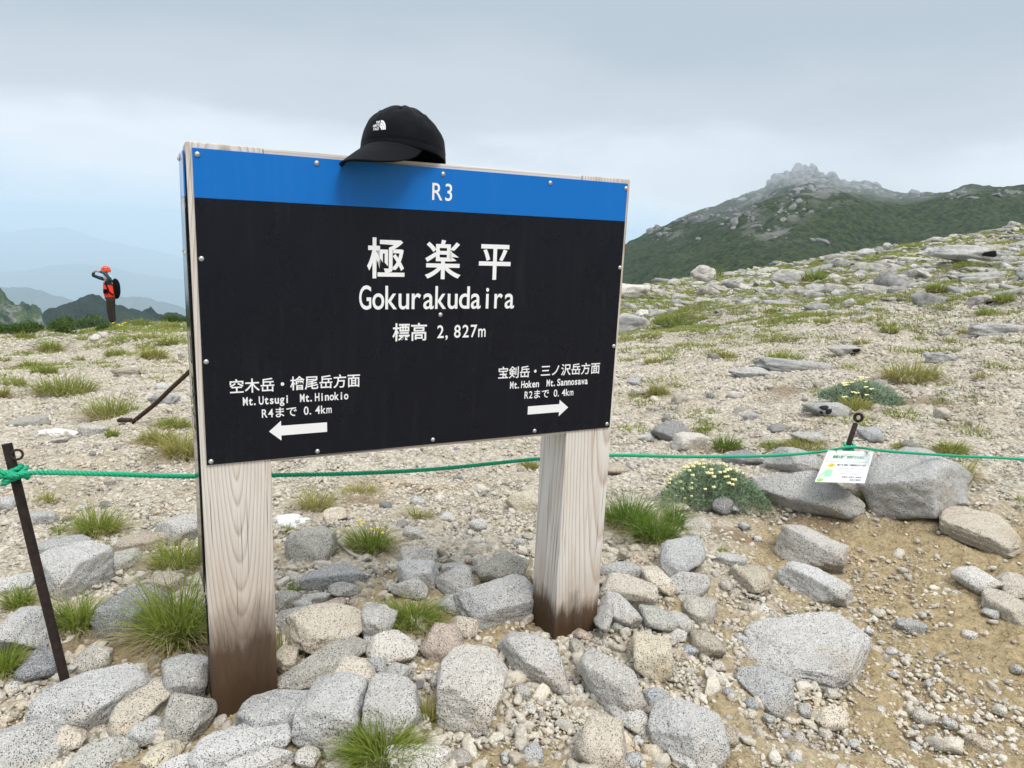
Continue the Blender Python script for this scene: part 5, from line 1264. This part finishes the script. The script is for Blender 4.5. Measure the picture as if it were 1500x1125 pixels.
# feet so that the helmet top meets the line of sight to y = 390
vtop = ray(165, 390); ztop = vtop[2]/math.hypot(vtop[0], vtop[1])*hd; ph_ = ztop-zf
hk = empty('person', (fx, fy, zf), 'hiker in red vest and orange helmet with black backpack shading the eyes on the rim', 'person', rz=-a_h)
K = ph_/1.78; hk.scale = (K, K, K)
MSkn = plain('skin', (.45, .28, .20), .6); MSl = plain('teal_sleeve', (.018, .055, .085), .8); MPt = plain('brown_trousers', (.024, .019, .011), .9); MVs = plain('red_vest', (.95, .05, .02), .6); MHl = plain('orange_helmet', (.75, .085, .03), .35); MBp = plain('black_pack', (.003, .003, .004), .8, spec=.1); MWh = plain('white_towel', (.72, .74, .76), .8)
# x right in view, y away, z up. body: one continuous figure, facing left
J = [(.0, 0, .90, .125, .13), (-.005, 0, 1.05, .12, .14), (-.02, 0, 1.22, .135, .16), (-.03, 0, 1.36, .10, .14), (-.05, 0, 1.46, .055), (-.075, 0, 1.55, .07), (-.085, 0, 1.63, .085),
     (-.005, -.16, 1.38, .058), (.03, -.24, 1.42, .048), (-.10, -.22, 1.60, .036), (-.24, -.10, 1.63, .026), (-.29, -.06, 1.63, .030),
     (-.06, .16, 1.38, .058), (-.22, .20, 1.42, .046), (-.40, .14, 1.50, .040), (-.35, .04, 1.62, .032), (-.29, .0, 1.65, .028),
     (.0, -.09, .82, .085), (-.02, -.10, .50, .065), (.02, -.10, .12, .05), (-.06, -.11, .05, .042), (-.14, -.12, .035, .035),
     (.0, .09, .82, .085), (.03, .10, .50, .065), (.05, .10, .12, .05), (-.03, .11, .05, .042), (-.11, .12, .035, .035)]
E_ = [(0, 1), (1, 2), (2, 3), (3, 4), (4, 5), (5, 6), (3, 7), (7, 8), (8, 9), (9, 10), (10, 11), (3, 12), (12, 13), (13, 14), (14, 15), (15, 16), (0, 17), (17, 18), (18, 19), (19, 20), (20, 21), (0, 22), (22, 23), (23, 24), (24, 25), (25, 26)]
skin('body', J, E_, hk, MSkn)
skin('shirt', [(.0, 0, 1.0, .135, .15), (-.02, 0, 1.22, .142, .168), (-.03, 0, 1.37, .115, .15)] + [(-.005, -.16, 1.38, .066), (.035, -.245, 1.42, .058), (-.10, -.22, 1.60, .044), (-.225, -.11, 1.63, .032), (-.06, .16, 1.38, .066), (-.22, .20, 1.42, .055), (-.405, .14, 1.50, .048), (-.355, .045, 1.615, .040)],
     [(0, 1), (1, 2), (2, 3), (3, 4), (4, 5), (5, 6), (2, 7), (7, 8), (8, 9), (9, 10)], hk, MSl)
skin('vest', [(.0, -.01, .84, .165, .16), (.0, -.01, .95, .170, .165), (-.015, -.01, 1.10, .168, .17), (-.03, -.01, 1.28, .150, .172), (-.03, -.01, 1.38, .105, .12)], [(0, 1), (1, 2), (2, 3), (3, 4)], hk, MVs)
skin('trousers', [(.0, 0, 1.02, .14, .14), (.0, -.09, .80, .125), (-.03, -.10, .50, .098), (.01, -.10, .14, .082), (.02, .09, .80, .12), (.03, .10, .50, .080), (.05, .10, .14, .068)], [(0, 1), (1, 2), (2, 3), (0, 4), (4, 5), (5, 6)], hk, MPt)
for s_, x_ in ((-.11, 0), (.11, .04)):
    skin('boot', [(.03+x_, s_, .09, .055), (-.05+x_, s_, .05, .048), (-.13+x_, s_, .035, .038)], [(0, 1), (1, 2)], hk, MBp)
skin('towel', [(-.13, -.06, 1.44, .035), (-.05, -.13, 1.46, .038), (.04, -.08, 1.48, .034), (.04, .06, 1.48, .03)], [(0, 1), (1, 2), (2, 3)], hk, MWh)
bm = bmesh.new(); bmesh.ops.create_uvsphere(bm, u_segments=28, v_segments=18, radius=1)
for v in bm.verts:
    v.co = Vector((v.co.x*.130, v.co.y*.115, max(v.co.z, -.30)*.135)); 
    if v.co.x > .02: v.co.z -= .02*(v.co.x/.15) if v.co.z < 0.02 else 0
bmesh.ops.translate(bm, verts=bm.verts[:], vec=(-.062, 0, 1.66)); hel = link('helmet', bm_mesh('helmet', bm, True), MHl, parent=hk)
for q in range(3):
    vv, ff, _ = tube(np.array([(-.12+q*.045, -.10, 1.70+.005*q), (-.10+q*.045, -.105, 1.735-.006*q)]), .010, 8); link('vent', mesh_np('vent', vv, ff), MBp, parent=hel)
bm = bmesh.new(); bmesh.ops.create_uvsphere(bm, u_segments=28, v_segments=18, radius=1)
for v in bm.verts:
    z = v.co.z; v.co = Vector((.155+v.co.x*(.125 if v.co.x > 0 else .10), v.co.y*.16, 1.13+math.copysign(abs(z)**.8, z)*.30))
link('backpack', bm_mesh('backpack', bm, True), MBp, parent=hk)
skin('shoulder_strap', [(.10, -.15, 1.36, .022), (.0, -.18, 1.43, .022), (-.09, -.16, 1.30, .022), (-.02, -.19, 1.05, .02), (.10, -.16, .95, .02)], [(0, 1), (1, 2), (2, 3), (3, 4)], hk, MBp)
link('waist_pouch', box_mesh('waist_pouch', -.17, -.05, -.20, -.10, 1.00, 1.13, .025, 3), MBp, parent=hk)
bm = bmesh.new(); bmesh.ops.create_uvsphere(bm, u_segments=10, v_segments=8, radius=.016, matrix=Matrix.Translation((-.172, 0, 1.595)) @ Matrix.Diagonal((1.3, 1, 1.4, 1))); link('nose', bm_mesh('nose', bm, True), MSkn, parent=hk)

# thin cloud dragging over the summit: soft overlapping puffs of air
mm = bpy.data.materials.new('mist_air'); mm.use_nodes = True; mm.node_tree.nodes.clear()
mo = mm.node_tree.nodes.new('ShaderNodeOutputMaterial'); mv = mm.node_tree.nodes.new('ShaderNodeVolumePrincipled')
mv.inputs['Color'].default_value = (.86, .93, 1, 1); mv.inputs['Density'].default_value = .0020; mv.inputs['Anisotropy'].default_value = .1
mm.node_tree.links.new(mv.outputs[0], mo.inputs['Volume'])
c0 = hit1(1182, 262, 0, hf=mt_h, r0=130, r1=520, n=300)
for dx, dy, dz, a_, b_, c_ in ((-30, -10, 12, 70, 70, 26), (4, -20, 16, 50, 80, 24), (34, -5, 22, 62, 70, 20), (-80, 0, 4, 70, 60, 20)):
    dz = min(dz, 60-c_-c0[2]); bm = bmesh.new()
    bmesh.ops.create_uvsphere(bm, u_segments=40, v_segments=24, radius=1, matrix=Matrix.Diagonal((a_, b_, c_, 1)))
    link('mist', bm_mesh('mist', bm, True), mm, loc=Vector(c0)+Vector((dx, dy, dz)), kind='stuff')
